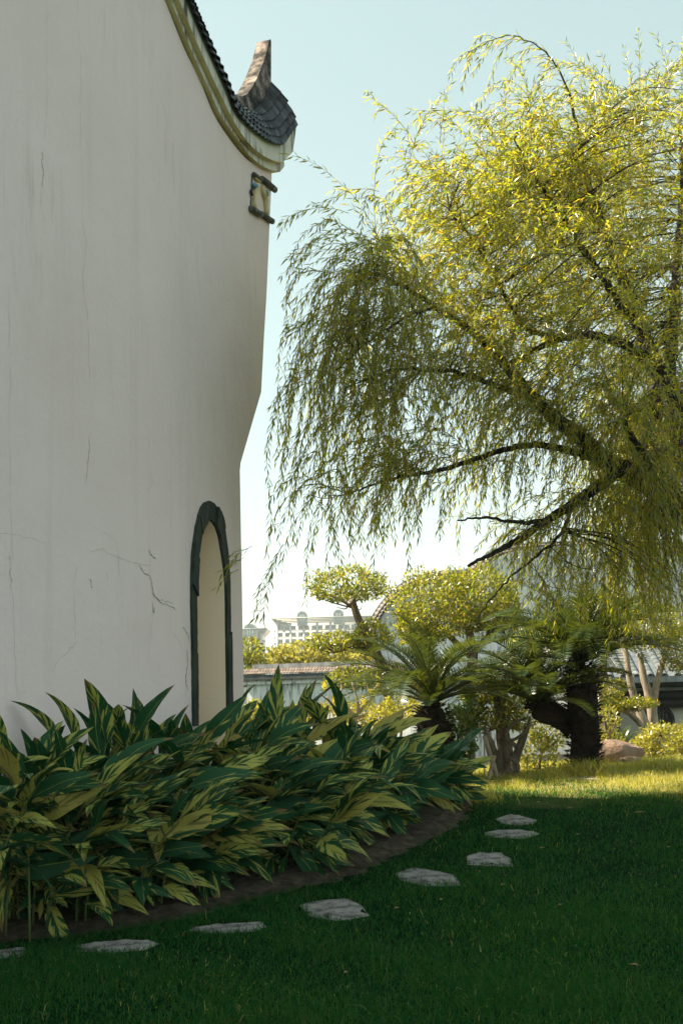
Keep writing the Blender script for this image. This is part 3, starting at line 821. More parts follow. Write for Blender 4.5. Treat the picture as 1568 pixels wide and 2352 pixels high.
pbox('beam', 1384, 1560, 1760, 1574, 0.3, 0.7, MAT['darkwood'])
pbox('beam', 1446, 1588, 1760, 1604, 1.2, 1.56, MAT['darkwood'])
pbox('beam', 1446, 1606, 1760, 1622, 1.2, 1.53, MAT['darkwood'])
pbox('frieze_panel', 1472, 1575, 1560, 1587, 1.3, 1.5, MAT['pav_wall'])
c = pc(1549, 1658)
ringp = [(c[0] + 34 * mD * math.cos(a), D + 1.5, c[2] + 34 * mD * math.sin(a)) for a in np.linspace(0, 2 * math.pi, 33)]
v, f = tube(ringp, 5.0 * mD, 8, 0, cap=False)
moon = wobj('moon_window', v, f, MAT['darkwood'], pav, smooth=True)
dk = [(c[0] + 32 * mD * math.cos(a), D + 1.57, c[2] + 32 * mD * math.sin(a)) for a in np.linspace(0, 2 * math.pi, 32, endpoint=False)]
m_, nt_, b_ = nm('window_dark_glass'); b_.inputs['Base Color'].default_value = (0.03, 0.035, 0.04, 1); b_.inputs['Roughness'].default_value = 0.15
nt_.links.new(ramp(nt_, noise(nt_, 3.0), [(0.3, (0.012, 0.014, 0.016)), (0.7, (0.06, 0.07, 0.075))]), b_.inputs['Base Color'])
MAT['glassdark'] = m_
wobj('pane', dk, [tuple(range(32))], MAT['glassdark'], pav)
for q in np.linspace(-0.8, 0.8, 7):
    hh = math.sqrt(1 - q * q) * 31 * mD
    v, f = boxv((c[0] + q * 32 * mD, D + 1.54, c[2]), (0.035, 0.03, hh * 2))
    wobj('lattice_bar', v, f, MAT['darkwood'], pav)
# roof plane
rs = 2.6
slope = R_(30)
v = [(eL[0] - 0.2, D, ze), (eR[0], D, ze), (eR[0], D + rs * math.cos(slope), ze + rs * math.sin(slope)), (eL[0] - 0.2, D + rs * math.cos(slope), ze + rs * math.sin(slope))]
v = v + [(a, b, q - 0.1) for a, b, q in v]
wobj('roof_deck', v, [(0, 1, 2, 3), (4, 7, 6, 5), (0, 4, 5, 1), (1, 5, 6, 2), (2, 6, 7, 3), (3, 7, 4, 0)], MAT['greytile'], pav)
bt = tile_mesh('barrel_tile', 0.20, 0.26, 0.015, MAT['greytile'])
for i in range(14):
    for j in range(12):
        p = Vector((eL[0] - 0.05 + i * 0.36, D - 0.04 + j * 0.21 * math.cos(slope), ze + 0.012 + j * 0.21 * math.sin(slope)))
        o = obj('roof_tile', bt, pav, mat4=Matrix.Translation(p - pav.location) @ Matrix.Rotation(slope - R_(3), 4, 'X'))
        if j == 0:
            dv = [(0.115 * math.cos(a), 0, 0.02 + 0.085 * math.sin(a)) for a in np.linspace(0, 2 * math.pi, 12, endpoint=False)]
fbox('eave_board', frame2(eL - np.array([0.2, 0, 0]), eR), 0, 5.6, -0.1, 0.03, ze - 0.16, ze - 0.02, MAT['coping'], pav)

# far apartment buildings
MAT['far_wall'] = mat_noise('far_facade', [(0.3, (0.52, 0.52, 0.51)), (0.7, (0.60, 0.59, 0.57))], 0.05, 0.9, 0.1)
MAT['far_cornice'] = mat_noise('far_cornice', [(0.3, (0.48, 0.46, 0.44)), (0.7, (0.56, 0.54, 0.5))], 0.05, 0.9, 0.1)
m_, nt_, b_ = nm('far_window_glass'); b_.inputs['Roughness'].default_value = 0.12
nt_.links.new(ramp(nt_, noise(nt_, 0.15), [(0.3, (0.15, 0.24, 0.27)), (0.7, (0.27, 0.37, 0.39))]), b_.inputs['Base Color'])
MAT['far_glass'] = m_
MAT['far_red'] = mat_plain('far_red_roof', (0.5, 0.3, 0.22))
D = 420.0
mD = pxm(D)
def far_building(name, label, x0, x1, ytop, dep, cols, floors, fl, lun, over_l, over_r):
    a = at(x0, ytop, D); b = at(x1, ytop, D)
    bld = empty(name, ((a[0] + b[0]) / 2, D + dep / 2, -0.9), label, 'building')
    wd = b[0] - a[0]
    zt = (a[2] + b[2]) / 2
    def bb(nm_, x0_, x1_, z0, z1_, d0, d1, mat):
        v, f = boxv(((x0_ + x1_) / 2, D + (d0 + d1) / 2, (z0 + z1_) / 2), (x1_ - x0_, d1 - d0, z1_ - z0))
        return wobj(nm_, v, f, mat, bld)
    bb('wall', a[0], b[0], -2, zt - 2.2, 0, dep, MAT['far_wall'])
    ol, orr = over_l * mD, over_r * mD
    for k in range(4):                # stepped flaring cornice
        s = (k + 1) / 4
        bb('cornice', a[0] - ol * s, b[0] + orr * s, zt - 2.2 + k * 0.55, zt - 2.2 + k * 0.55 + 0.54, -1.8 * s, dep, MAT['far_cornice'])
    cw_ = wd / cols
    wm, wf_ = boxv((0, 0, 0), (cw_ * 0.62, 0.2, fl * 0.56))
    wmesh = mkmesh('window', wm, wf_, MAT['far_glass'])
    mm, mf = join([boxv((0, -0.14, 0), (0.22, 0.1, fl * 0.56)), boxv((0, -0.14, fl * 0.1), (cw_ * 0.62, 0.1, 0.18)), boxv((0, -0.25, -fl * 0.3), (cw_ * 0.72, 0.4, 0.3))])
    mmesh = mkmesh('window_frame', mm, mf, MAT['far_cornice'])
    for i in range(cols):
        for j in range(floors):
            p = Vector((a[0] + (i + 0.5) * cw_, D - 0.08, zt - 3.9 - j * fl)) - bld.location
            o = obj('window', wmesh, bld, loc=p)
            obj('window_frame', mmesh, o)
    for i in range(cols + 1):
        if i % 2 == 0 or i in (0, cols):
            bb('pier', a[0] + i * cw_ - 0.5, a[0] + i * cw_ + 0.5, -2, zt - 2.25, -0.7, 0, MAT['far_wall'])
    for j in range(1, floors):
        bb('floor_band', a[0] - 0.3, b[0] + 0.3, zt - 3.9 - (j - 0.52) * fl, zt - 3.9 - (j - 0.52) * fl + 0.4, -0.4, 0.0, MAT['far_cornice'])
    for side, s_ in ((a[0], -1), (b[0], 1)):      # balconies on the flank
        for j in range(floors):
            bb('balcony', min(side, side + s_ * 1.2), max(side, side + s_ * 1.2), zt - 5.2 - j * fl, zt - 4.4 - j * fl, 1, 5, MAT['far_cornice'])
    for (lx, ly, r) in lun:
        c = at(lx, ly, D - 1)
        rr = r * mD
        arc = [(c[0] + rr * math.cos(t), c[2] + rr * math.sin(t)) for t in np.linspace(math.pi, 0, 15)]
        zb = c[2] - 22 * mD
        pl = [(c[0] - rr, zb)] + arc + [(c[0] + rr, zb)]
        n = len(pl)
        v = [(x, D - 1.5, z) for x, z in pl] + [(x, D + 3, z) for x, z in pl]
        lo = wobj('lunette_gable', v, [tuple(range(n)), tuple(range(2 * n - 1, n - 1, -1))] + [(i, i + n, (i + 1) % n + n, (i + 1) % n) for i in range(n)], MAT['far_cornice'], bld)
        pl2 = [(c[0] + (x - c[0]) * 0.72, zb + (z - zb) * 0.84 + 0.5) for x, z in pl]
        v = [(x, D - 1.62, z) for x, z in pl2]
        wobj('lunette_window', v, [tuple(range(n))], MAT['far_glass'], bld)
        for q in (-0.35, 0, 0.35):
            v, f = boxv((c[0] + q * rr, D - 1.7, zb + (c[2] - zb) * 0.6), (0.16, 0.1, (c[2] - zb) * 1.1))
            wobj('mullion', v, f, MAT['far_cornice'], bld)
    return bld
far_building('apartment_block', 'wide pale hazy apartment block with flared cornice beyond the tiled garden wall', 636, 850, 1417, 25, 14, 6, 2.55, [(694, 1416, 12), (777, 1412, 12)], 12, 4)
far_building('apartment_block', 'small pale hazy block with one tall arched window, beside the big gable', 520, 600, 1444, 20, 6, 6, 2.55, [(575, 1450, 17)], 4, 13)

# ---------------------------------------------------------------- rock, stones
def rock(name, label, px, py, d, wpx, hpx, seed, squash=0.7):
    r2 = np.random.default_rng(seed)
    bm = bmesh.new(); bmesh.ops.create_icosphere(bm, subdivisions=4, radius=1)
    m = pxm(d)
    c = at(px, py, d)
    planes = [(r2.normal(size=3), r2.uniform(0.62, 0.95)) for _ in range(13)]
    for vtx in bm.verts:
        p = np.array(vtx.co)
        for nn, dist in planes:
            nn = nn / np.linalg.norm(nn)
            ex = p @ nn - dist
            if ex > 0: p = p - nn * ex * 0.92
        p = p * (1 + 0.03 * math.sin(7 * p[0] + 3 * p[2]) + 0.02 * math.sin(13 * p[1] + 5 * p[0]))
        p += r2.normal(0, 0.006, 3)
        vtx.co = Vector((p[0] * wpx * m / 2 * 1.15, p[1] * wpx * m / 2 * squash, p[2] * hpx * m * 0.62))
    me = bpy.data.meshes.new(name); bm.to_mesh(me); bm.free()
    for p in me.polygons: p.use_smooth = True
    me.materials.append(MAT['rock'])
    o = obj(name, me, loc=(c[0], c[1], c[2]))
    return tag(o, label, 'rock')
rock('garden_rock', 'large brown boulder on the sunlit grass beside the big sago palm', 1416, 1729, 14.2, 104, 54, 3)
rock('garden_rock', 'small brown stone lying at the foot of the large boulder', 1446, 1748, 13.7, 44, 22, 8)

STONES = []
def stone(label, px, py, wpx, hpx, rot, seed):
    r2 = np.random.default_rng(seed)
    c = ghit(px, py)
    d = c[1]
    wd = wpx * pxm(d)
    # depth on the ground from the picture height
    f_ = ghit(px, py - hpx / 2); n_ = ghit(px, py + hpx / 2)
    dep = min(max(abs(f_[1] - n_[1]) * 1.1, 0.26), 0.62)
    k = 7
    aa = np.linspace(0, 2 * math.pi, k, endpoint=False) + r2.uniform(-0.2, 0.2, k)
    rr = r2.uniform(0.8, 1.15, k)
    pl = np.stack([np.cos(aa) * rr * wd / 2, np.sin(aa) * rr * dep / 2], 1)
    cr, sr = math.cos(rot), math.sin(rot)
    pl = pl @ np.array([[cr, sr], [-sr, cr]])
    pl = np.vstack([pl[i] * (1 - t) + pl[(i + 1) % k] * t for i in range(k) for t in (0.06, 0.3, 0.5, 0.7, 0.94)]) * r2.uniform(0.97, 1.03, (5 * k, 1))
    STONES.append(pl * 0.87 + c[:2])
    rings = [(1.0, -0.05), (1.0, -0.006), (0.97, 0.001), (0.9, 0.004), (0.6, 0.006), (0.3, 0.005)]
    v = []
    for s, h in rings:
        for p in pl:
            x, y = c[0] + p[0] * s, c[1] + p[1] * s
            v.append((x, y, gz(x, y) + h + (r2.normal(0, 0.0035) if h > 0.002 else 0)))
    n = len(pl)
    f = []
    for i in range(len(rings) - 1):
        for j in range(n): f.append((i * n + j, i * n + (j + 1) % n, (i + 1) * n + (j + 1) % n, (i + 1) * n + j))
    f.append(tuple((len(rings) - 1) * n + j for j in range(n)))
    o = wobj('stepping_stone', v, f, MAT['flag'])
    tag(o, label, 'stepping stone', 'stepping stones across the lawn')
stone('pale stepping stone cut off by the left edge of the picture', 22, 2190, 90, 26, 0, 1)
stone('long flat stepping stone half sunk in grass in the lower left corner', 270, 2174, 235, 28, 0.16, 2)
stone('thin flat stepping stone in front of the soil bed, second from the lower left corner', 527, 2132, 200, 24, 0.02, 3)
stone('broad rough stepping stone nearest the tip of the soil bed', 770, 2090, 155, 58, 0.25, 4)
stone('pointed pale stepping stone midway along the shaded path', 985, 2016, 165, 44, 0.1, 5)
stone('cracked blocky stepping stone, third of the shaded path from the sunlit strip', 1118, 1974, 122, 46, 0.0, 6)
stone('long narrow stepping stone, second in the shade from the sunlit strip', 1168, 1917, 138, 22, 0.0, 7)
stone('small stepping stone in the shade closest to the sunlit strip', 1184, 1884, 108, 26, 0.05, 8)
stone('small pale stepping stone in the sunlit grass strip', 1334, 1789, 76, 14, 0.2, 9)
stone('sunlit stepping stone in front of the boulder', 1426, 1772, 90, 15, 0.1, 10)

# ---------------------------------------------------------------- lawn
def lawn():
    n = 520000
    y = 3.4 + (16.5 - 3.4) * rng.random(n) ** 1.25
    y[:90000] = rng.uniform(10.3, 15.5, 90000)
    y[90000:150000] = rng.uniform(3.5, 6.5, 60000)
    x = (rng.random(n) * 2 - 1) * (0.37 * y + 0.9)
    keep = bdist(x, y) < 0.03 + 0.10 * rng.random(n) ** 2
    # ragged bed margin
    for pl in STONES:
        keep &= ~inpoly(x, y, pl)
    wall_n = (np.stack([x, y], 1) - W0) @ WN
    keep &= wall_n > 0.02
    patch = np.sin(x * 3.1 + 1.2 * np.sin(y * 2.3)) * np.sin(y * 2.7 + 1.1 * np.sin(x * 1.9))
    keep &= rng.random(n) < 0.82 + 0.3 * patch
    x, y, patch = x[keep], y[keep], patch[keep]
    n = len(x)
    z = gz(x, y)
    far = np.clip((y - 10) / 4, 0, 1)
    h = rng.gamma(6, 1 / 6.0, n) * (0.037 + 0.013 * patch + 0.03 * far)
    lean = rng.normal(0, 0.55, (n, 2)) * h[:, None]
    wd = rng.uniform(0.002, 0.0036, n) * (1 + 0.06 * y)
    a = rng.uniform(0, math.pi, n)
    dx, dy = np.cos(a) * wd / 2, np.sin(a) * wd / 2
    b = np.stack([x, y, z - 0.004], 1)
    sd = np.stack([dx, dy, np.zeros(n)], 1)
    mid = b + np.stack([lean[:, 0] * 0.4, lean[:, 1] * 0.4, h * 0.62], 1)
    tip = b + np.stack([lean[:, 0] * 1.25, lean[:, 1] * 1.25, h * (1 - 0.25 * np.abs(lean).sum(1) / h)], 1)
    v = np.stack([b - sd, b + sd, mid + sd * 0.75, mid - sd * 0.75, tip], 1).reshape(-1, 3)
    o = np.arange(n)[:, None] * 5
    f = np.concatenate([o + np.array([[0, 1, 2]]), o + np.array([[0, 2, 3]]), o + np.array([[3, 2, 4]])], 0)
    dry_lit = rng.random(n) < np.clip((y - 10.3 + 0.5 * np.sin(x * 2.3) + 0.3 * np.sin(x * 6.1 + y * 3)) / 1.4, 0, 0.94) + 0.005 + 0.018 * (np.sin(x * 2.1 + 3) * np.sin(y * 1.7 + x) > 0.55)  # pale blades take over along the far strip, painting sunlight into its colour
    g = obj('grass', mkmesh('grass', v, f, [MAT['grass'], MAT['dry_lit_grass']], midx=np.tile(dry_lit.astype(np.int32), 3)))
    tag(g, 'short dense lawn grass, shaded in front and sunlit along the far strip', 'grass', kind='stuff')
lawn()
def tuft(label, px, py, d, n, hh, spread, name='grass_tuft'):
    c = at(px, py, d); c[2] = gz(c[0], c[1])
    P = c + np.stack([rng.normal(0, spread, n), rng.normal(0, spread, n), np.full(n, -0.01)], 1)
    dirs = np.stack([rng.normal(0, 0.45, n), rng.normal(0, 0.45, n), np.ones(n)], 1)
    h = rng.uniform(0.4, 1, n) * hh
    a = rng.uniform(0, math.pi, n)
    sd = np.stack([np.cos(a), np.sin(a), 0 * a], 1) * 0.005
    mid = P + dirs * h[:, None] * 0.55
    tip = P + dirs * h[:, None] * np.array([1.4, 1.4, 0.92])
    v = np.stack([P - sd, P + sd, mid + sd * .8, mid - sd * .8, tip], 1).reshape(-1, 3)
    o = np.arange(n)[:, None] * 5
    f = np.concatenate([o + np.array([[0, 1, 2]]), o + np.array([[0, 2, 3]]), o + np.array([[3, 2, 4]])], 0)
    tag(wobj(name, v, f, MAT['dry_lit_grass']), label, 'grass tuft', kind='stuff')
tuft('tall spiky grass tuft in sun at the foot of the large sago palm', 1345, 1762, 12.6, 500, 0.26, 0.13)
tuft('pale bushy grass tuft in sun in front of the golden hedge', 1515, 1772, 13.0, 600, 0.20, 0.16)
tuft('dark grass clump at the right edge below the golden hedge', 1555, 1765, 13.6, 500, 0.2, 0.18)
tuft('low grass tuft in front of the boulder', 1440, 1768, 13.1, 350, 0.13, 0.2)
tuft('ragged grass tuft at the tip of the soil bed beside the path', 1085, 1830, 10.6, 350, 0.15, 0.14)
def fallen(label, px, py, l, w_, rot):
    c = ghit(px, py); c[2] += 0.045
    v = [(0, 0, 0), (l * 0.4, w_ / 2, 0.008), (l, 0, 0.004), (l * 0.4, -w_ / 2, 0.008), (l * 0.4, 0, 0.0)]
    cr, sr = math.cos(rot), math.sin(rot)
    v = [(c[0] + a * cr - b * sr, c[1] + a * sr + b * cr, c[2] + q) for a, b, q in v]
    tag(wobj('fallen_leaf', v, [(0, 4, 1), (4, 2, 1), (0, 3, 4), (3, 2, 4)], MAT['straw']), label, 'leaf', 'fallen leaves on the lawn')
fallen('dry straw coloured fallen leaf lying on the lawn far right', 1452, 1878, 0.13, 0.016, 0.1)
fallen('small brown fallen leaf on the lawn right of the cracked stone', 1238, 1962, 0.05, 0.02, 0.3)
fallen('pale fallen leaf on the lawn right of the small shaded stone', 1232, 1854, 0.05, 0.02, 0.2)
fallen('pale fallen leaf on the lawn beyond the small shaded stone', 1300, 1868, 0.06, 0.02, -0.2)

for lab, x_, y_ in [('tiny pale fallen leaf on the lawn just right of the broad rough stone', 905, 2105), ('tiny pale fallen leaf on the lawn below the pointed pale stone', 1010, 2085),
                    ('tiny pale fallen leaf on the lawn below the cracked blocky stone', 1150, 2050), ('tiny pale fallen leaf on the lawn right of the long narrow stone', 1330, 1930),
                    ('tiny pale fallen leaf on the dark lawn in the lower right corner', 1470, 2240), ('tiny pale fallen leaf at the bottom centre of the dark lawn', 800, 2255),
                    ('tiny pale fallen leaf at the right edge of the shaded lawn', 1530, 1960), ('tiny pale fallen leaf in the middle of the open shaded lawn', 1290, 2095)]:
    fallen(lab, x_, y_, rng.uniform(.03, .06), .014, rng.uniform(0, 6))
# ---------------------------------------------------------------- variegated ginger
def ginger_leaf(name, curl, fold, twist, wr):
    nu, nv = 4, 9
    vs, uv = [], []
    for j in range(nv):
        t = j / (nv - 1)
        wv = wr * (math.sin(math.pi * min(1, t ** 0.72)) ** 0.8) * (1 - 0.25 * t) if 0 < t < 1 else (0.012 if t == 0 else 0.0)
        zc = 0.10 * math.sin(math.pi * t * 0.6) - curl * t * t
        xc = t * (1 - 0.25 * curl * t)
        tw = twist * t
        for i in range(nu + 1):
            s = i / nu * 2 - 1
            yy_ = s * wv / 2
            zz_ = abs(s) * wv * fold - 0.05 * wv * math.sin(9 * t + s * 2)
            y2 = yy_ * math.cos(tw) - zz_ * math.sin(tw); zq = yy_ * math.sin(tw) + zz_ * math.cos(tw)
            vs.append((xc, y2, zc + zq)); uv.append((i / nu, t))
    f = [(j * (nu + 1) + i, j * (nu + 1) + i + 1, (j + 1) * (nu + 1) + i + 1, (j + 1) * (nu + 1) + i) for j in range(nv - 1) for i in range(nu)]
    return mkmesh(name, vs, f, MAT['ginger'], smooth=True, uv=uv)
GL = [ginger_leaf('leaf', c, fo, tw, wr) for c, fo, tw, wr in [(0.10, 0.18, 0.2, 0.29), (0.22, 0.12, -0.3, 0.31), (0.34, 0.15, 0.4, 0.27), (0.02, 0.20, -0.1, 0.27), (0.45, 0.10, 0.1, 0.30), (0.16, 0.18, 0.5, 0.32)]]
def ginger(label, x, y, ncane, hmin, hmax, lean=(0.35, -0.3), spread=0.16, leafL=0.5, upright=0.0, tmin=0.22):
    z0 = float(gz(x, y)) + 0.02
    root = empty('ginger_plant', (x, y, z0), label, 'plant', 'variegated ginger plants in the bed')
    stems = []
    for c in range(ncane):
        bx, by = rng.normal(0, spread, 2)
        h = rng.uniform(hmin, hmax)
        ld = np.array(lean) * rng.uniform(0.5, 1.3) + rng.normal(0, 0.22, 2)
        pts = [np.array([bx + ld[0] * h * t ** 2 * 0.42, by + ld[1] * h * t ** 2 * 0.42, h * 0.84 * t]) for t in np.linspace(0, 1, 7)]
        stems.append(tube(pts, np.linspace(0.0085, 0.004, 7), 6))
        nl = int(rng.integers(8, 11))
        az0 = math.atan2(ld[1], ld[0]) + rng.normal(0, 0.5)
        for k in range(nl):
            t = tmin + (1 - tmin) * k / (nl - 1)
            p = np.array([np.interp(t, np.linspace(0, 1, 7), [q[i] for q in pts]) for i in range(3)])
            # two ranks, swept round towards the light on the open side
            side = 1 if k % 2 else -1
            az = az0 + side * rng.uniform(0.35, 1.0) * (1 - 0.4 * t) + rng.normal(0, 0.35)
            if upright > 0 and t > 0.55: az = rng.uniform(-2.5, -0.3)
            el = np.interp(t, [0.2, 0.6, 1.0], [-0.35, 0.05, 0.6 + upright * 0.8]) + rng.normal(0, 0.27)
            L = leafL * rng.uniform(0.62, 1.25) * np.interp(t, [0.2, 0.5, 1], [0.8, 1.05, 0.92])
            M4 = Matrix.Translation(V(p)) @ Matrix.Rotation(az, 4, 'Z') @ Matrix.Rotation(-el, 4, 'Y') @ Matrix.Rotation(rng.normal(0.6, 0.55) * max(0.25, math.cos(az)), 4, 'X') @ Matrix.Scale(L, 4)
            obj('leaf', GL[int(rng.integers(0, len(GL)))], root, mat4=M4)
    v, f = join(stems)
    tag(obj('stems', mkmesh('stems', v, f, MAT['stem'], smooth=True), root), kind='stuff')
def bedxy(px, d): 
    p = at(px, 1600, d); return p[0], p[1]
OUT = (0.75, -0.3)
G = [
 ('variegated ginger clump at the left edge, nearest the camera with low drooping leaves', 40, 6.6, 6, .6, .9),
 ('variegated ginger clump second from the left edge along the front of the bed', 140, 6.75, 6, .5, .88),
 ('variegated ginger clump third from the left edge, its yellow leaves overhanging the shaded grass', 300, 6.95, 6, .5, .85),
 ('variegated ginger clump with bare stems showing behind the tip of the thin flat stone', 450, 7.25, 6, .5, .8),
 ('variegated ginger clump in front of the arched door, mostly yellow leaves low down', 590, 7.65, 6, .5, .8),
 ('tall dark variegated ginger clump against the wall at the far left edge', -50, 6.4, 7, .98, 1.15),
 ('ginger clump just outside the left edge whose leaves reach into the picture', -130, 6.25, 7, .9, 1.1),
 ('dark glossy ginger clump against the white wall left of the tallest leaves', 20, 6.6, 7, .95, 1.12),
 ('tallest ginger clump, upright pointed leaves standing against the white wall', 95, 6.9, 8, 1.12, 1.3),
 ('ginger clump between the tallest leaves and the arched door', 250, 7.4, 6, .95, 1.14),
 ('ginger clump with upright leaves just left of the arched door jamb', 340, 7.8, 6, .95, 1.16),
 ('ginger clump right in front of the arched door opening', 430, 8.2, 6, .85, 1.04),
 ('ginger clump at the wall corner, long thin leaves reaching left over the doorway', 545, 8.9, 6, .9, 1.12),
 ('broad leaved ginger clump in front of the low garden wall', 650, 9.0, 7, .95, 1.18),
 ('ginger clump in the middle of the bed with striped yellow leaves lit from above', 640, 8.1, 7, .6, .9),
 ('ginger clump with large upright leaves below the bare plumeria branches', 745, 9.3, 7, .8, 1.02),
 ('ginger clump leaning right with long leaves overhanging the brown soil', 750, 8.5, 6, .5, .8),
 ('ginger clump with fanned leaves pointing at the small sago palm trunk', 850, 9.8, 7, .5, .72),
 ('ginger clump arching low over the soil near the end of the bed', 860, 9.2, 6, .4, .65),
 ('last ginger clump at the right end of the bed, leaves touching the lawn', 975, 10.2, 6, .3, .5),
 ('rear ginger clump behind the right end of the bed beside the sago palm', 860, 10.5, 6, .3, .5),
 ('small rear ginger clump tucked behind the broad leaved clump by the wall corner', 590, 9.9, 5, .75, .95),
 ('middle ginger clump behind the front row on the left', 110, 6.75, 7, .75, .98),
 ('middle ginger clump below the tallest leaves', 240, 7.15, 7, .75, .98),
 ('middle ginger clump halfway between the front row and the arched door', 400, 7.6, 7, .75, .98),
 ('middle ginger clump below the wall corner', 530, 8.2, 6, .7, .95),
]
for lab, px, d, nc, h0, h1 in G:
    x, y = bedxy(px, d)
    nwall = (np.array([x, y]) - W0) @ WN
    tt = (np.array([x, y]) - W0) @ WU
    if tt < 0.9 and nwall < 0.24:      # keep off the wall
        x, y = np.array([x, y]) + WN * (0.24 - nwall)
    ginger(lab, x, y, nc, h0, h1, lean=OUT, tmin=0.45 if px < 0 else 0.22, upright=0.6 if h1 > 1.13 else 0.0, leafL=0.42 if d < 7.0 else 0.48)

# ---------------------------------------------------------------- sago palms
def frond(name, L, arch, up, npair=46, lw=0.011):
    s = np.linspace(0, 1, npair)
    ang0 = up
    th = ang0 - arch * s ** 1.3
    dx = np.cos(th); dz = np.sin(th)
    X_ = np.concatenate([[0], np.cumsum(dx[:-1])]) * L / npair
    Z_ = np.concatenate([[0], np.cumsum(dz[:-1])]) * L / npair
    P = np.stack([X_, np.zeros(npair), Z_], 1)
    Td = np.stack([dx, np.zeros(npair), dz], 1)
    Nd = np.stack([-dz, np.zeros(npair), dx], 1)
    use = s > 0.1
    parts = [tube(P[::5], np.linspace(0.012, 0.003, len(P[::5])), 4, cap=False)]
    ll = L * 0.17 * np.sin(math.pi * np.clip((s - 0.04) / 0.98, 0.02, 0.985)) ** 0.45
    for sd in (-1, 1):
        Q = P[use]; 
        Ddir = Td[use] * 0.55 + np.array([0, sd * 0.75, 0]) + Nd[use] * 0.32 + rng.normal(0, 0.05, (use.sum(), 3))
        tv_, tf_ = leaves(Q, Ddir, Nd[use], ll[use] * rng.uniform(0.9, 1.1, use.sum()), lw * 1.5, wide=0.35, fold=0.1, droop=0.08)
        tf4 = np.stack([tf_[:len(tf_) // 2, 0], tf_[len(tf_) // 2:, 1], tf_[:len(tf_) // 2, 1], tf_[:len(tf_) // 2, 2]], 1)
        parts.append((tv_, tf4))
    v, f = join(parts)
    return mkmesh(name, v, f, MAT['cycad'])
FR = [frond('frond', 1.15, 1.1, 0.55), frond('frond', 1.2, 1.5, 0.6), frond('frond', 1.05, 0.8, 0.4), frond('frond', 1.1, 1.9, 0.7)]
def cycad(label, base, top, r0, r1, nfr, L, trunk=True, lo=-0.35, group='sago palms in the garden'):
    base = np.asarray(base, float); top = np.asarray(top, float)
    root = empty('sago_palm', base, label, 'palm', group)
    if trunk:
        n = 16
        pts = [base + (top - base) * t + np.array([0.02 * math.sin(5 * t), 0.02 * math.cos(4 * t), 0]) for t in np.linspace(-0.05, 1, n)]
        rr = np.interp(np.linspace(0, 1, n), [0, 0.3, 0.8, 0.93, 1], [r0, r0 * 0.93, r1, r1 * 0.9, r1 * 0.35])
        v, f = tube(pts, rr * 0.88, 14, 0.06)
        wobj('trunk', v, f, MAT['cycad_trunk'], root)
        k = 650
        t = rng.random(k); a = rng.uniform(0, 2 * math.pi, k)
        P = base + (top - base) * t[:, None]
        rad = np.interp(t, np.linspace(0, 1, n), rr) * 0.86
        od = np.stack([np.cos(a), np.sin(a), 0 * a], 1)
        P = P + od * rad[:, None]
        lv, lf = leaves(P, od * 1.0 + np.array([0, 0, 0.5]) + rng.normal(0, 0.35, (k, 3)), np.tile([0, 0, 1.0], (k, 1)) + rng.normal(0, .2, (k, 3)), rng.uniform(0.06, 0.13, k), 0.045, fold=0.25)
        tag(wobj('leaf_bases', lv, lf, MAT['cycad_trunk'], root), kind='stuff')
    for i in range(nfr):
        q = (i + 0.5) / nfr
        az = i * 2.39996 + rng.normal(0, 0.15)
        el = np.interp(q, [0, 0.3, 0.7, 1], [1.0, 0.55, 0.15, lo]) + rng.normal(0, 0.1)
        sc = L / 1.15 * rng.uniform(0.88, 1.1) * np.interp(q, [0, 0.3, 1], [0.75, 1, 1])
        p = top - base + np.array([0, 0, 0.0])
        M4 = Matrix.Translation(V(p)) @ Matrix.Rotation(az, 4, 'Z') @ Matrix.Rotation(-el, 4, 'Y') @ Matrix.Rotation(rng.normal(0, 0.15), 4, 'X') @ Matrix.Scale(sc, 4)
        obj('frond', FR[int(rng.integers(0, 4))], root, mat4=M4)
def gbase(px, d):
    p = at(px, 1600, d); return np.array([p[0], p[1], float(gz(p[0], p[1])) - 0.03])
cycad('sago palm with one short shaggy trunk behind the end of the ginger bed', gbase(1000, 12.6), at(990, 1618, 12.6), 0.21, 0.2, 40, 1.3, lo=-0.02)
cycad('big sago palm with thick dark trunk between the boulder and the gnarled tree', gbase(1335, 12.9), at(1333, 1525, 12.9), 0.205, 0.2, 60, 1.35, lo=-0.05)
cycad('leaning sago palm head growing out left of the big dark trunk', at(1310, 1668, 13.0), at(1232, 1618, 12.9), 0.15, 0.18, 46, 1.2, lo=-0.05)
cycad('low young sago palm seedling behind the boulder', gbase(1432, 15.6), at(1432, 1708, 15.6), 0.06, 0.06, 14, 0.42, trunk=False, lo=0.1)

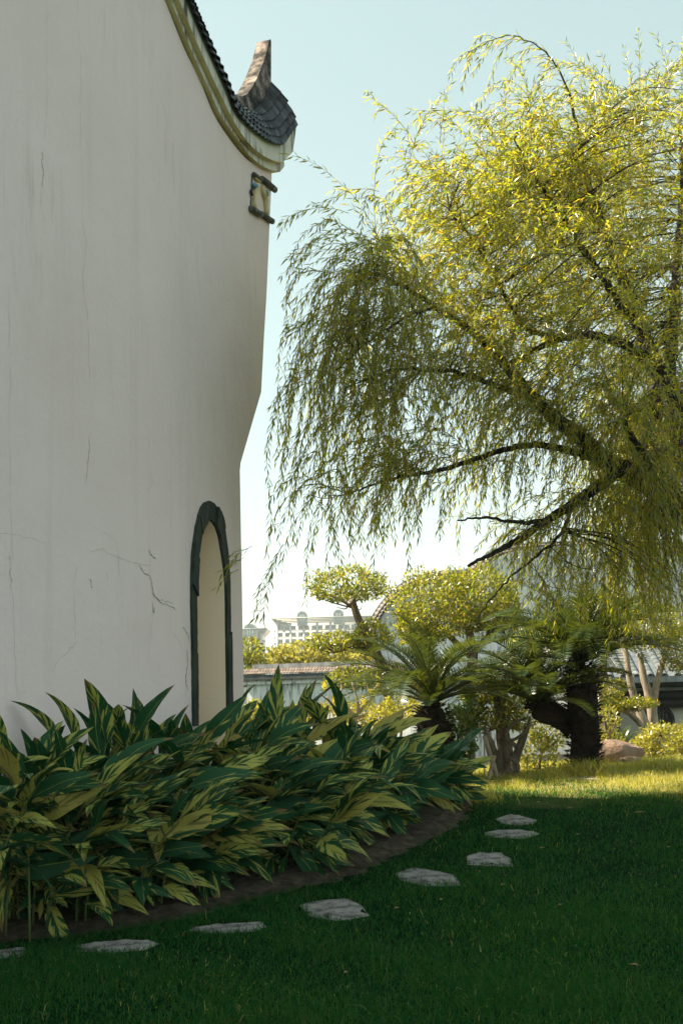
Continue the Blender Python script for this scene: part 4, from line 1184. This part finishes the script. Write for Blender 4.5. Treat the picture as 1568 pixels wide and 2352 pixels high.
# ---------------------------------------------------------------- clipped trees and shrubs
def pad_leaves(c, rx, ry, rz, n, L, flat=0.0, shell=0.55):
    """leaf cloud in an ellipsoid, dense towards the outside, lumpy outline"""
    u = rdir(n)
    lump = 1 + 0.10 * np.sin(u[:, 0] * 7 + c[0] * 3) * np.sin(u[:, 2] * 6 + c[2]) + 0.08 * np.sin(u[:, 1] * 9 + u[:, 0] * 5) + 0.05 * rng.normal(size=n)
    r = (shell + (1 - shell) * rng.random(n) ** 0.6) * lump
    P = u * r[:, None]
    if flat > 0: P[:, 2] = np.where(P[:, 2] < 0, P[:, 2] * (1 - flat), P[:, 2])
    P = P * np.array([rx, ry, rz]) + c
    # open up some gaps
    g = np.sin(P[:, 0] * 9.1 + c[0]) * np.sin(P[:, 1] * 8.3) * np.sin(P[:, 2] * 10.7 + 1)
    k = g > -0.42
    P, u = P[k], u[k]
    m = len(P)
    Dd = u * 0.6 + rdir(m) * 0.8 + np.array([0, 0, 0.35])
    return leaves(P, Dd, u + rdir(m) * 0.7 + np.array([0, 0, 0.4]), rng.uniform(0.7, 1.25, m) * L, rng.uniform(0.4, 0.55, m) * L, wide=0.5, fold=0.15)
def clipped(name, label, cat, basept, trunks, pads, mat, bark, L=0.06, dens=900, group=None):
    """trunks: lists of (px,py,d,radius); pads: (px,py,d,rx px,ry px,depth m,flat)"""
    root = empty(name, basept, label, cat, group)
    for tr in trunks:
        Q = catmull([list(at(a, b, d)) + [r] for a, b, d, r in tr], max(8, 4 * len(tr)))
        v, f = tube(Q[:, :3], np.maximum(Q[:, 3], 0.004), 8, 0.08)
        wobj('trunk', v, f, bark, root, smooth=True)
    for (a, b, d, rx, ry, rz, fl) in pads:
        m = pxm(d)
        c = at(a, b, d)
        X_, Z_ = rx * m, ry * m
        area = 4 * math.pi * ((X_ * rz) ** 1.6 / 3 + (X_ * Z_) ** 1.6 / 3 + (rz * Z_) ** 1.6 / 3) ** (1 / 1.6)
        n = int(area * dens)
        v, f = pad_leaves(c, X_, rz, Z_, n, L, fl)
        tag(wobj('foliage_pad', v, f, mat, root), kind='stuff')
        # inner twigs
        tw = []
        for k in range(10):
            e = c + rdir(1)[0] * np.array([X_, rz, Z_]) * 0.85
            s = c + np.array([0, 0, -Z_ * 0.8])
            mid = (s + e) / 2 + rng.normal(0, 0.05, 3)
            tw.append(tube(catmull([s, mid, e], 6), np.linspace(0.014, 0.004, 6), 5, cap=False))
        v, f = join(tw)
        wobj('twigs', v, f, bark, root)
    return root
clipped('topiary_tree', 'tall cloud pruned tree with umbrella shaped top pad rising over the garden wall', 'tree', gbase(880, 18),
    [[(900, 1760, 18, .10), (895, 1640, 18, .09), (880, 1540, 18, .085), (850, 1475, 18, .075), (822, 1420, 18, .065), (808, 1375, 18, .05)],
     [(860, 1490, 18, .05), (820, 1490, 18.0, .035), (760, 1480, 17.9, .02)],
     [(812, 1395, 18, .03), (775, 1375, 18, .02), (745, 1365, 18, .012)],
     [(890, 1600, 18, .05), (860, 1570, 17.9, .035), (800, 1560, 17.8, .02)]],
    [(797, 1352, 18, 96, 52, .58, .45), (852, 1465, 18, 50, 40, .42, .3), (770, 1478, 17.9, 68, 26, .34, .3), (815, 1562, 17.7, 72, 30, .36, .3)],
    MAT['topiary'], MAT['bark_mid'], 0.065, 900)
clipped('topiary_tree', 'large ball shaped clipped tree in the centre behind the small sago palm', 'tree', gbase(1075, 17),
    [[(1075, 1750, 17, .11), (1078, 1640, 17, .10), (1080, 1560, 17, .09), (1085, 1500, 17, .08), (1075, 1440, 17, .06)],
     [(1083, 1510, 17, .06), (1040, 1470, 17, .045), (1000, 1430, 17, .03)],
     [(1083, 1500, 17, .06), (1120, 1460, 17, .045), (1150, 1410, 17, .03)]],
    [(1000, 1398, 17, 108, 90, .8, .1), (1095, 1384, 17.1, 98, 82, .75, .15), (958, 1448, 17, 48, 66, .5, .0), (1152, 1415, 17, 44, 66, .45, .1)],
    MAT['topiary'], MAT['bark_mid'], 0.065, 850)
clipped('topiary_tree', 'yellow green clipped tree behind the big sago palm', 'tree', gbase(1380, 19),
    [[(1385, 1740, 19, .09), (1385, 1600, 19, .08), (1385, 1470, 19, .05)]],
    [(1385, 1415, 19, 85, 50, .6, .1), (1300, 1450, 19, 70, 45, .5, .1), (1220, 1480, 19.5, 60, 50, .5, .1)],
    MAT['topiary'], MAT['bark_mid'], 0.065, 800)
clipped('topiary_tree', 'pale smooth trunked tree with three stems and flat side pads near the round window', 'tree', gbase(1490, 17.5),
    [[(1492, 1760, 17.5, .10), (1485, 1690, 17.5, .095), (1470, 1640, 17.5, .075), (1452, 1590, 17.5, .06), (1440, 1530, 17.5, .05), (1430, 1450, 17.5, .03)],
     [(1490, 1740, 17.6, .09), (1500, 1680, 17.6, .085), (1490, 1600, 17.6, .075), (1478, 1560, 17.6, .06), (1468, 1500, 17.6, .04)],
     [(1497, 1650, 17.6, .07), (1503, 1590, 17.6, .06), (1515, 1540, 17.6, .05), (1530, 1490, 17.6, .045), (1545, 1440, 17.6, .03)],
     [(1484, 1700, 17.4, .06), (1470, 1665, 17.4, .05), (1445, 1640, 17.3, .04), (1420, 1628, 17.3, .025)]],
    [(1400, 1582, 17.2, 34, 26, .26, .2), (1412, 1620, 17.1, 48, 18, .28, .3), (1462, 1618, 17.0, 46, 16, .25, .3), (1500, 1440, 17.6, 80, 55, .6, .1), (1560, 1490, 17.4, 45, 60, .45, .1)],
    MAT['topiary'], MAT['bark_pale'], 0.05, 1300)
# gnarled fig tree with its aerial roots and leaning stake
fig = clipped('gnarled_tree', 'gnarled bushy tree with twisted pale trunk right of the end of the ginger bed', 'tree', gbase(1155, 13.3),
    [[(1172, 1800, 13.2, .13), (1165, 1750, 13.2, .10), (1155, 1700, 13.2, .09), (1150, 1660, 13.2, .07), (1140, 1600, 13.2, .05)],
     [(1165, 1795, 13.1, .09), (1180, 1750, 13.1, .06), (1195, 1710, 13.1, .05), (1210, 1670, 13.1, .03)],
     [(1150, 1800, 13.0, .05), (1138, 1740, 13.0, .045), (1122, 1695, 13.0, .04), (1112, 1670, 13.0, .02)],
     [(1185, 1715, 13.0, .03), (1160, 1690, 12.95, .025), (1180, 1660, 12.95, .02), (1205, 1650, 13.0, .015)],
     [(1150, 1690, 13.0, .03), (1175, 1700, 12.95, .02), (1205, 1680, 12.95, .02), (1215, 1650, 13.0, .012)],
     [(1170, 1740, 13.0, .025), (1190, 1760, 12.98, .02), (1180, 1790, 12.98, .02)]],
    [(1130, 1640, 13.3, 62, 44, .42, .2), (1190, 1640, 13.4, 55, 45, .4, .1), (1110, 1590, 13.5, 60, 30, .35, .2), (1160, 1555, 13.6, 60, 35, .35, .2)],
    MAT['topiary'], MAT['bark_mid'], 0.055, 900)
def stake(label, pts, r):
    Q = catmull([at(*p) for p in pts], 8)
    v, f = tube(Q, r, 8, 0.05)
    tag(wobj('support_stake', v, f, MAT['bark_pale'], smooth=True), label, 'stake')
stake('pale wooden stake leaning right against the gnarled trunk', [(1112, 1690, 12.8), (1128, 1745, 12.8), (1148, 1806, 12.75)], 0.03)
stake('short pale stake leaning left at the foot of the gnarled trunk', [(1135, 1735, 12.7), (1125, 1775, 12.7), (1117, 1812, 12.65)], 0.024)
stake('thin upright dark stick standing left of the gnarled trunk', [(1112, 1690, 12.7), (1112, 1760, 12.7), (1114, 1814, 12.65)], 0.009)
def shrub(label, blobs, mat, L, dens, name='shrub', cat='shrub'):
    a, b, d = blobs[0][:3]
    root = clipped(name, label, cat, gbase(a, d), [[(a, b + 60, d, .02), (a + 5, b, d, .012)]], blobs, mat, MAT['bark_mid'], L, dens)
shrub('golden leaved clipped hedge at the right edge of the garden', [(1520, 1712, 15, 62, 48, .5, .0), (1590, 1710, 15, 50, 50, .5, .0), (1485, 1725, 14.8, 28, 38, .3, .0)], MAT['hedge'], 0.06, 1100, 'clipped_hedge', 'hedge')
shrub('dark leafy shrub wrapped round the foot of the small sago palm', [(1055, 1690, 13.0, 34, 70, .4, .0), (1050, 1760, 12.9, 30, 40, .3, .0), (1085, 1640, 13.3, 30, 40, .3, 0)], MAT['greenleaf'], 0.075, 700)
shrub('loose yellow green shrub between the gnarled trunk and the big sago palm', [(1235, 1730, 13.8, 48, 50, .4, .0), (1255, 1690, 13.9, 42, 36, .35, .0)], MAT['topiary'], 0.06, 500)
shrub('small bright shrub at the right of the big sago palm trunk', [(1395, 1665, 14.6, 24, 46, .28, .0), (1400, 1705, 14.8, 36, 14, .3, .0)], MAT['hedge'], 0.06, 450)
shrub('low bright hedge behind the ginger at the wall corner', [(590, 1640, 16, 34, 30, .4, .0), (560, 1650, 16, 30, 26, .4, .0)], MAT['hedge'], 0.07, 700, 'low_hedge', 'hedge')
shrub('low bright hedge behind the ginger below the bare plumeria', [(700, 1655, 16, 44, 34, .4, .0), (765, 1645, 16, 50, 34, .4, .0), (830, 1645, 16, 40, 30, .4, 0)], MAT['hedge'], 0.07, 700, 'low_hedge', 'hedge')
shrub('rounded bright green bush left of the small sago palm trunk', [(920, 1632, 15, 46, 34, .4, .0), (880, 1650, 15, 36, 28, .35, .0)], MAT['hedge'], 0.065, 800, 'round_bush', 'shrub')
# leafless plumeria behind the ginger
plum = empty('plumeria', gbase(815, 15.5), 'nearly bare plumeria with forked grey branches and a few yellow leaves', 'tree')
for k, pts in enumerate([[(820, 1720, .03), (815, 1660, .028), (800, 1630, .024), (775, 1600, .02), (762, 1580, .016)], [(815, 1660, .026), (822, 1620, .022), (815, 1590, .018), (808, 1565, .014)],
                         [(800, 1630, .022), (770, 1625, .018), (748, 1600, .014)], [(820, 1640, .024), (850, 1605, .02), (862, 1580, .016), (880, 1562, .012)], [(850, 1605, .018), (845, 1580, .015), (835, 1560, .012)],
                         [(820, 1650, .024), (860, 1630, .02), (890, 1600, .015), (900, 1575, .012)], [(775, 1600, .016), (785, 1580, .013), (780, 1560, .01)]]):
    Q = catmull([list(at(a, b, 15.5)) + [r] for a, b, r in pts], 10)
    v, f = tube(Q[:, :3], Q[:, 3], 7, 0.06)
    wobj('branch', v, f, MAT['bark_pale'], plum, smooth=True)
MAT['yellowleaf'] = mat_leaf('plumeria_yellow_leaf', [(0.55, 0.42, 0.04), (0.6, 0.48, 0.06)], [(0.8, 0.6, 0.05), (0.8, 0.65, 0.08)], 0.5)
for (a, b) in [(712, 1630), (765, 1615), (790, 1610), (838, 1620), (870, 1575), (862, 1600), (745, 1590)]:
    lv, lf = leaves(np.array([at(a, b, 15.3)]), np.array([[rng.normal(0, .4), -0.2, 0.8]]), np.array([[0.2, -1, 0.3]]), 0.16, 0.09, wide=0.55)
    wobj('leaf', lv, lf, MAT['yellowleaf'], plum)
# trees beyond the garden wall
def fartree(label, blobs, mat, L, dens, d):
    clipped('background_tree', label, 'tree', gbase(blobs[0][0], d), [[(blobs[0][0], 1640, d, .14), (blobs[0][0] + 4, 1540, d, .1), (blobs[0][0], blobs[0][1], d, .06)]],
        blobs, mat, MAT['bark_mid'], L, dens, 'trees beyond the garden wall')
fartree('dark green tree beyond the garden wall right beside the big gable', [(572, 1500, 36, 30, 34, .8, .0), (560, 1540, 36, 26, 40, .8, 0), (590, 1530, 36, 20, 26, .6, 0)], MAT['topiary'], 0.17, 130, 36)
fartree('bright yellow leaved tree beyond the middle of the garden wall', [(690, 1508, 38, 62, 30, 1.2, .0), (640, 1515, 38, 34, 26, 1.0, .0), (745, 1508, 38, 50, 26, 1.0, 0)], MAT['fartree'], 0.2, 110, 38)
fartree('pale yellow tree beyond the right part of the garden wall', [(810, 1515, 39, 54, 24, 1.2, .0), (860, 1505, 39, 40, 30, 1.2, 0)], MAT['fartree'], 0.2, 110, 39)
# ---------------------------------------------------------------- willow
WS = 1.25
def dd_(d): return 9.7 + (d - 8.0) * 1.6
def wat(a, b, d): return at(a, b, dd_(d))
wbase = wat(1720, 1600, 9.6); wbase[2] = float(gz(wbase[0], wbase[1])) - 0.05
willow = empty('willow_tree', wbase, 'large weeping willow filling the upper right, leafy strands hanging to the left', 'tree')
# limbs: (px, py, distance, radius)
LIMBS = [
 [(1735, 1800, 9.6, .26), (1715, 1600, 9.6, .23), (1690, 1420, 9.5, .21), (1660, 1290, 9.4, .2), (1640, 1220, 9.35, .2)],
 [(1650, 1250, 9.4, .17), (1568, 1170, 9.2, .14), (1500, 1120, 9.1, .125), (1440, 1085, 9.0, .11), (1385, 1055, 8.95, .10), (1340, 1010, 8.9, .085), (1280, 965, 8.85, .075), (1225, 915, 8.8, .065), (1170, 850, 8.75, .055), (1125, 800, 8.7, .046), (1060, 745, 8.6, .036), (1000, 705, 8.5, .028), (930, 660, 8.4, .02), (860, 625, 8.2, .013)],
 [(1655, 1260, 9.45, .19), (1610, 1120, 9.5, .17), (1572, 1020, 9.55, .15), (1553, 940, 9.6, .13), (1530, 880, 9.6, .12), (1500, 835, 9.6, .1), (1470, 760, 9.65, .085), (1450, 690, 9.65, .07), (1410, 600, 9.7, .06), (1385, 520, 9.7, .045), (1350, 420, 9.6, .035), (1325, 300, 9.5, .022), (1300, 200, 9.4, .012), (1262, 130, 9.35, .008), (1215, 95, 9.3, .006), (1165, 82, 9.25, .005), (1110, 100, 9.2, .004), (1060, 135, 9.15, .003)],
 [(1420, 1082, 9.0, .075), (1370, 1120, 8.9, .06), (1310, 1160, 8.8, .05), (1255, 1195, 8.75, .042), (1200, 1235, 8.7, .034), (1140, 1265, 8.6, .024), (1075, 1300, 8.5, .014)],
 [(1390, 1058, 8.95, .05), (1320, 1040, 8.9, .04), (1240, 1022, 8.8, .034), (1170, 1030, 8.7, .03), (1090, 1055, 8.6, .026), (1010, 1080, 8.5, .021), (940, 1092, 8.4, .016), (860, 1112, 8.3, .011), (800, 1135, 8.2, .007)],
 [(1495, 830, 9.6, .07), (1430, 790, 9.4, .055), (1350, 770, 9.2, .045), (1280, 780, 9.0, .038), (1215, 810, 8.9, .03), (1170, 835, 8.8, .025)],
 [(1280, 775, 9.0, .03), (1220, 760, 8.9, .026), (1180, 720, 8.8, .022), (1140, 640, 8.7, .017), (1090, 560, 8.6, .012), (1030, 480, 8.5, .008)],
 [(1530, 880, 9.6, .09), (1545, 760, 9.8, .075), (1550, 640, 9.9, .06), (1560, 520, 10.0, .045), (1565, 400, 10, .03), (1560, 280, 10, .015)],
 [(1470, 760, 9.65, .055), (1400, 660, 9.4, .045), (1330, 560, 9.2, .035), (1270, 470, 9.0, .024), (1220, 390, 8.9, .014), (1180, 320, 8.8, .008)],
 [(1255, 1195, 8.75, .025), (1190, 1200, 8.6, .02), (1120, 1190, 8.5, .014), (1050, 1195, 8.4, .008)],
 [(1225, 915, 8.8, .035), (1150, 890, 8.6, .028), (1070, 860, 8.4, .022), (990, 850, 8.25, .016), (900, 850, 8.1, .011), (820, 880, 8.0, .007)],
 [(1000, 705, 8.5, .018), (930, 730, 8.3, .014), (850, 780, 8.1, .01), (770, 850, 7.95, .006)],
 [(1310, 1160, 8.8, .022), (1285, 1230, 8.7, .017), (1200, 1300, 8.6, .012), (1140, 1360, 8.55, .008), (1095, 1420, 8.5, .006)],
 [(1500, 1120, 9.1, .05), (1480, 1050, 8.9, .04), (1440, 990, 8.8, .03), (1430, 960, 8.8, .02)],
]
SK = []
for li, l in enumerate(LIMBS):
    Q = catmull([list(wat(a, b, d)) + [r * WS * 0.8] for a, b, d, r in l], 7 * len(l))
    Q[1:-1, :3] += rng.normal(0, 0.006, (len(Q) - 2, 3))
    v, f = tube(Q[:, :3], np.maximum(Q[:, 3], 0.0025), 10 if li < 4 else 7, 0.07)
    wobj('trunk' if li == 0 else 'limb', v, f, MAT['bark_dark'], willow, smooth=True)
    SK.append(Q)
SKA = np.vstack(SK[1:])
SKA = SKA[SKA[:, 3] < 0.1]
# crown volumes: px, py, rx, ry, distance, depth radius, number of branchlets, hang length range
BLOBS = [
 (1330, 430, 250, 170, 9.2, 1.0, 75, (.35, .8)), (1110, 520, 220, 130, 8.8, .9, 55, (.35, .8)), (1490, 350, 140, 130, 9.6, .9, 40, (.35, .8)),
 (930, 600, 140, 80, 8.4, .7, 18, (.5, 1.3)), (1250, 690, 290, 170, 8.9, 1.0, 66, (.4, .9)), (1510, 740, 120, 260, 9.5, .9, 60, (.4, .8)),
 (850, 635, 70, 50, 8.1, .5, 9, (.9, 1.8)), (810, 740, 60, 70, 8.0, .5, 8, (.9, 1.8)), (870, 740, 100, 90, 8.2, .6, 8, (.8, 1.6)), (1000, 800, 150, 120, 8.4, .7, 13, (.6, 1.3)),
 (800, 950, 80, 90, 8.1, .5, 6, (.8, 1.4)), (890, 970, 110, 70, 8.3, .5, 7, (.7, 1.2)), (960, 1060, 120, 50, 8.4, .5, 11, (.5, .9)), (1110, 1060, 130, 70, 8.6, .5, 10, (.4, .8)),
 (1230, 1220, 130, 50, 8.7, .5, 12, (.4, .75)), (1370, 1180, 120, 80, 9.0, .6, 14, (.5, .9)), (1490, 1190, 110, 120, 9.3, .6, 30, (.5, 1.0)), (1350, 900, 240, 150, 9.0, .8, 44, (.4, .9)), (1510, 1010, 90, 150, 9.4, .8, 34, (.4, .9)),
 (1500, 1330, 100, 60, 9.0, .5, 20, (.4, .7)), (1330, 1330, 80, 40, 8.6, .4, 7, (.3, .6)), (730, 1120, 45, 50, 8.0, .3, 5, (.5, .9)), (1150, 830, 160, 120, 8.5, .6, 18, (.5, 1.1)), (1280, 860, 150, 90, 8.5, .3, 10, (.4, .9)), (1420, 760, 130, 100, 8.7, .3, 12, (.4, .9)), (1330, 960, 110, 60, 8.6, .2, 10, (.4, .8)), (1480, 1060, 80, 60, 8.7, .2, 10, (.4, .8)),
 (1650, 500, 130, 330, 10.0, 1.0, 40, (.4, .9)), (1680, 1050, 120, 250, 9.6, .8, 26, (.5, 1.0)),
 (1400, 870, 220, 300, 10.6, .6, 90, (.4, .8)), (1470, 1150, 120, 130, 10.4, .5, 50, (.4, .9)), (1300, 540, 260, 220, 10.4, .6, 70, (.4, .8)),
]
tw_parts, lp, ld, ln, lL = [], [], [], [], []
br_parts = []
def hang(p0, d0, length, grav, step=0.04):
    n = max(5, int(length / step))
    P = [np.array(p0)]; d = np.array(d0, float); d /= np.linalg.norm(d)
    sway = rng.normal(0, 0.05, 3); sway[2] = 0
    for i in range(n):
        d = d + np.array([0, 0, -grav]) * step + sway * step * 2 + rng.normal(0, 0.03, 3)
        d /= np.linalg.norm(d)
        P.append(P[-1] + d * step)
    return np.array(P)
def leafy(P, dens=0.028, Lm=0.088, r0=0.0028):
    T = np.gradient(P, axis=0); T /= np.linalg.norm(T, axis=1)[:, None]
    seg = np.concatenate([[0], np.cumsum(np.linalg.norm(np.diff(P, axis=0), axis=1))])
    s = np.arange(0.05, seg[-1], dens) + rng.normal(0, 0.005, len(np.arange(0.05, seg[-1], dens)))
    s = np.clip(s, 0, seg[-1])
    k = len(s)
    if k < 2: return
    cpx = (P - CPOS) @ CAMN
    if (cpx[:, 0] / -cpx[:, 2] * FPX + 784).min() < 612 and P[:, 2].mean() > 2.6 and rng.random() < 0.97: return   # the crown stops short of the wall
    Q = np.stack([np.interp(s, seg, P[:, i]) for i in range(3)], 1)
    D = np.stack([np.interp(s, seg, T[:, i]) for i in range(3)], 1)
    a0 = rng.uniform(0, 6.28)
    side = np.cross(D, rdir(1)[0]); side /= np.linalg.norm(side, axis=1)[:, None] + 1e-9
    oth = np.cross(D, side)
    an = np.arange(k) * 2.6 + a0
    o = side * np.cos(an)[:, None] + oth * np.sin(an)[:, None]
    sp = rng.uniform(0.45, 0.95, k)[:, None]
    dd = D * 1.0 + o * sp + np.array([0, 0, -0.35])
    lp.append(Q); ld.append(dd); ln.append(o + rdir(k) * 0.5 + np.array([0, 0, 0.3])); lL.append(rng.uniform(0.7, 1.25, k) * Lm)
    tw_parts.append(tube(P[::2], np.linspace(r0, 0.001, len(P[::2])), 3, cap=False))
ctr = wat(1500, 900, 9.5)
for (a, b, rx, ry, d, rz, nb, (h0, h1)) in BLOBS:
    c = wat(a, b, d); m = pxm(dd_(d)); rz *= 1.5
    for k in range(nb):
        u = rdir(1)[0] * rng.random() ** (1 / 2.2)
        e = c + u * np.array([rx * m, rz, ry * m])
        out = e - ctr; out[1] *= 0.6; out /= np.linalg.norm(out) + 1e-6
        # attach to a limb point that lies inward / below
        dist = np.linalg.norm(SKA[:, :3] - e, axis=1) + 0.25 * np.maximum(0, (SKA[:, :3] - e) @ out)
        j = int(np.argmin(dist))
        s = SKA[j, :3]
        gap = np.linalg.norm(e - s)
        if gap > 2.8: s = e + (s - e) * (1.5 / gap)
        mid = s * 0.45 + e * 0.55 + np.array([0, 0, 0.12 * min(gap, 1.2)]) + rng.normal(0, 0.06, 3)
        B = catmull([s, mid, e], 9)
        r0 = min(0.012, max(0.004, 0.008 * gap))
        br_parts.append(tube(B, np.linspace(r0, 0.003, 9), 5, 0.05, cap=False))
        nt_ = int(rng.integers(4, 7))
        for q in range(nt_):
            t = rng.uniform(0.35, 1.0)
            p = np.array([np.interp(t, np.linspace(0, 1, 9), B[:, i]) for i in range(3)])
            d0 = out * (0.8 if a > 950 else 0.3) + rdir(1)[0] * 0.75 + np.array([0, 0, rng.uniform(-0.1, 0.7)])
            leafy(hang(p, d0, rng.uniform(h0, h1) * WS, rng.uniform(1.4, 2.8)))
# arching top shoots
for l, r in [(SK[2][70:], None)]:
    P = SK[2][-34:, :3]
    leafy(catmull(P, 40), 0.036, 0.105)
    for i in range(4, 32, 2):
        leafy(hang(P[i], np.array([-0.6, rng.normal(0, .3), -0.1 + rng.normal(0, .2)]), rng.uniform(0.3, 0.75), 2.2), 0.03, 0.1)
for (a, b, d, vx, vz, L_) in [(1400, 190, 9.4, -.7, .7, .7), (1440, 200, 9.5, .6, .7, .7), (1510, 190, 9.6, .8, .8, .7), (1140, 270, 9.0, -.9, .4, .5), (960, 350, 8.8, -.5, .9, .7), (940, 370, 8.7, .2, 1, .55),
                              (870, 440, 8.6, -.9, .5, .5), (800, 490, 8.4, -1, .35, .6), (790, 560, 8.2, -1, .3, .4), (1060, 300, 8.9, -.6, .7, .5), (755, 700, 8.0, -.7, -.1, .4), (775, 630, 8.1, -1, .4, .3), (1010, 330, 8.9, .1, 1, .5),
                              (735, 730, 7.9, -.8, -.3, .38), (720, 800, 7.9, -.5, -.6, .45), (730, 960, 7.9, -.8, -.5, .4), (750, 1020, 8.0, -.8, -.4, .5), (670, 1190, 7.9, -1, -.2, .65), (690, 1150, 7.9, -.9, -.5, .8), (650, 1250, 7.9, -.5, -.9, .6), (1190, 300, 9.1, -.8, .5, .5)]:
    P = hang(wat(a, b, d), np.array([vx, rng.normal(0, .2), vz]), L_ * WS, 1.6)
    leafy(P, 0.03, 0.1, 0.0036)
    for i in range(3, len(P) - 3, 3):
        leafy(hang(P[i], np.array([vx * .5, rng.normal(0, .5), vz * .2]), rng.uniform(0.15, 0.38), 2.6), 0.03, 0.088)
v, f = join(br_parts); tag(wobj('branchlets', v, f, MAT['bark_dark'], willow, smooth=True), kind='stuff')
v, f = join(tw_parts); tag(wobj('twigs', v, f, MAT['twig'], willow), kind='stuff')
LP = np.vstack(lp); LD = np.vstack(ld); LN = np.vstack(ln); LL = np.concatenate(lL)
print('willow leaves', len(LP))
# the nearest leaves in view are single parts
cp = (LP - CPOS) @ CAMN
depth = -cp[:, 2]
ix = cp[:, 0] / depth * FPX + 784
inview = (ix > 560) & (ix < 1560)
order = np.argsort(np.where(inview, depth / LL, 1e9))
single = order[:300]
rest = order[300:]
lv, lf = leaves(LP[rest], LD[rest], LN[rest], LL[rest], LL[rest] * 0.165, wide=0.4, fold=0.15, droop=0.06)
tag(wobj('foliage', lv, lf, MAT['willow'], willow), kind='stuff')
u1 = leaves(np.zeros((1, 3)), np.array([[1., 0, 0]]), np.array([[0, 0, 1.]]), 1.0, 0.165, wide=0.4, fold=0.15, droop=0.06)
lm = mkmesh('leaf', u1[0], u1[1], MAT['willow'])
wl = np.array(willow.location)
for i in single:
    d = LD[i] / np.linalg.norm(LD[i]); s = np.cross(LN[i], d); s /= np.linalg.norm(s); n_ = np.cross(d, s)
    M4 = Matrix(((d[0], s[0], n_[0], 0), (d[1], s[1], n_[1], 0), (d[2], s[2], n_[2], 0), (0, 0, 0, 1)))
    obj('leaf', lm, willow, mat4=Matrix.Translation(V(LP[i] - wl)) @ M4 @ Matrix.Scale(LL[i], 4))

# ---------------------------------------------------------------- hazy air
hv, hf = boxv((0, 1000, 33), (3400, 2500, 75))
haze = obj('haze', mkmesh('haze', hv, hf, []))
hm = bpy.data.materials.new('haze_air'); hm.use_nodes = True
hn = hm.node_tree
for n_ in list(hn.nodes):
    if n_.type != 'OUTPUT_MATERIAL': hn.nodes.remove(n_)
pv = hn.nodes.new('ShaderNodeVolumePrincipled')
pv.inputs['Color'].default_value = (0.93, 0.96, 0.96, 1)
pv.inputs['Density'].default_value = 0.0005
pv.inputs['Anisotropy'].default_value = 0.2
hn.links.new(pv.outputs[0], [n_ for n_ in hn.nodes if n_.type == 'OUTPUT_MATERIAL'][0].inputs['Volume'])
haze.data.materials.clear(); haze.data.materials.append(hm)
tag(haze, 'thin pale daylight haze over the garden', 'haze', kind='stuff')
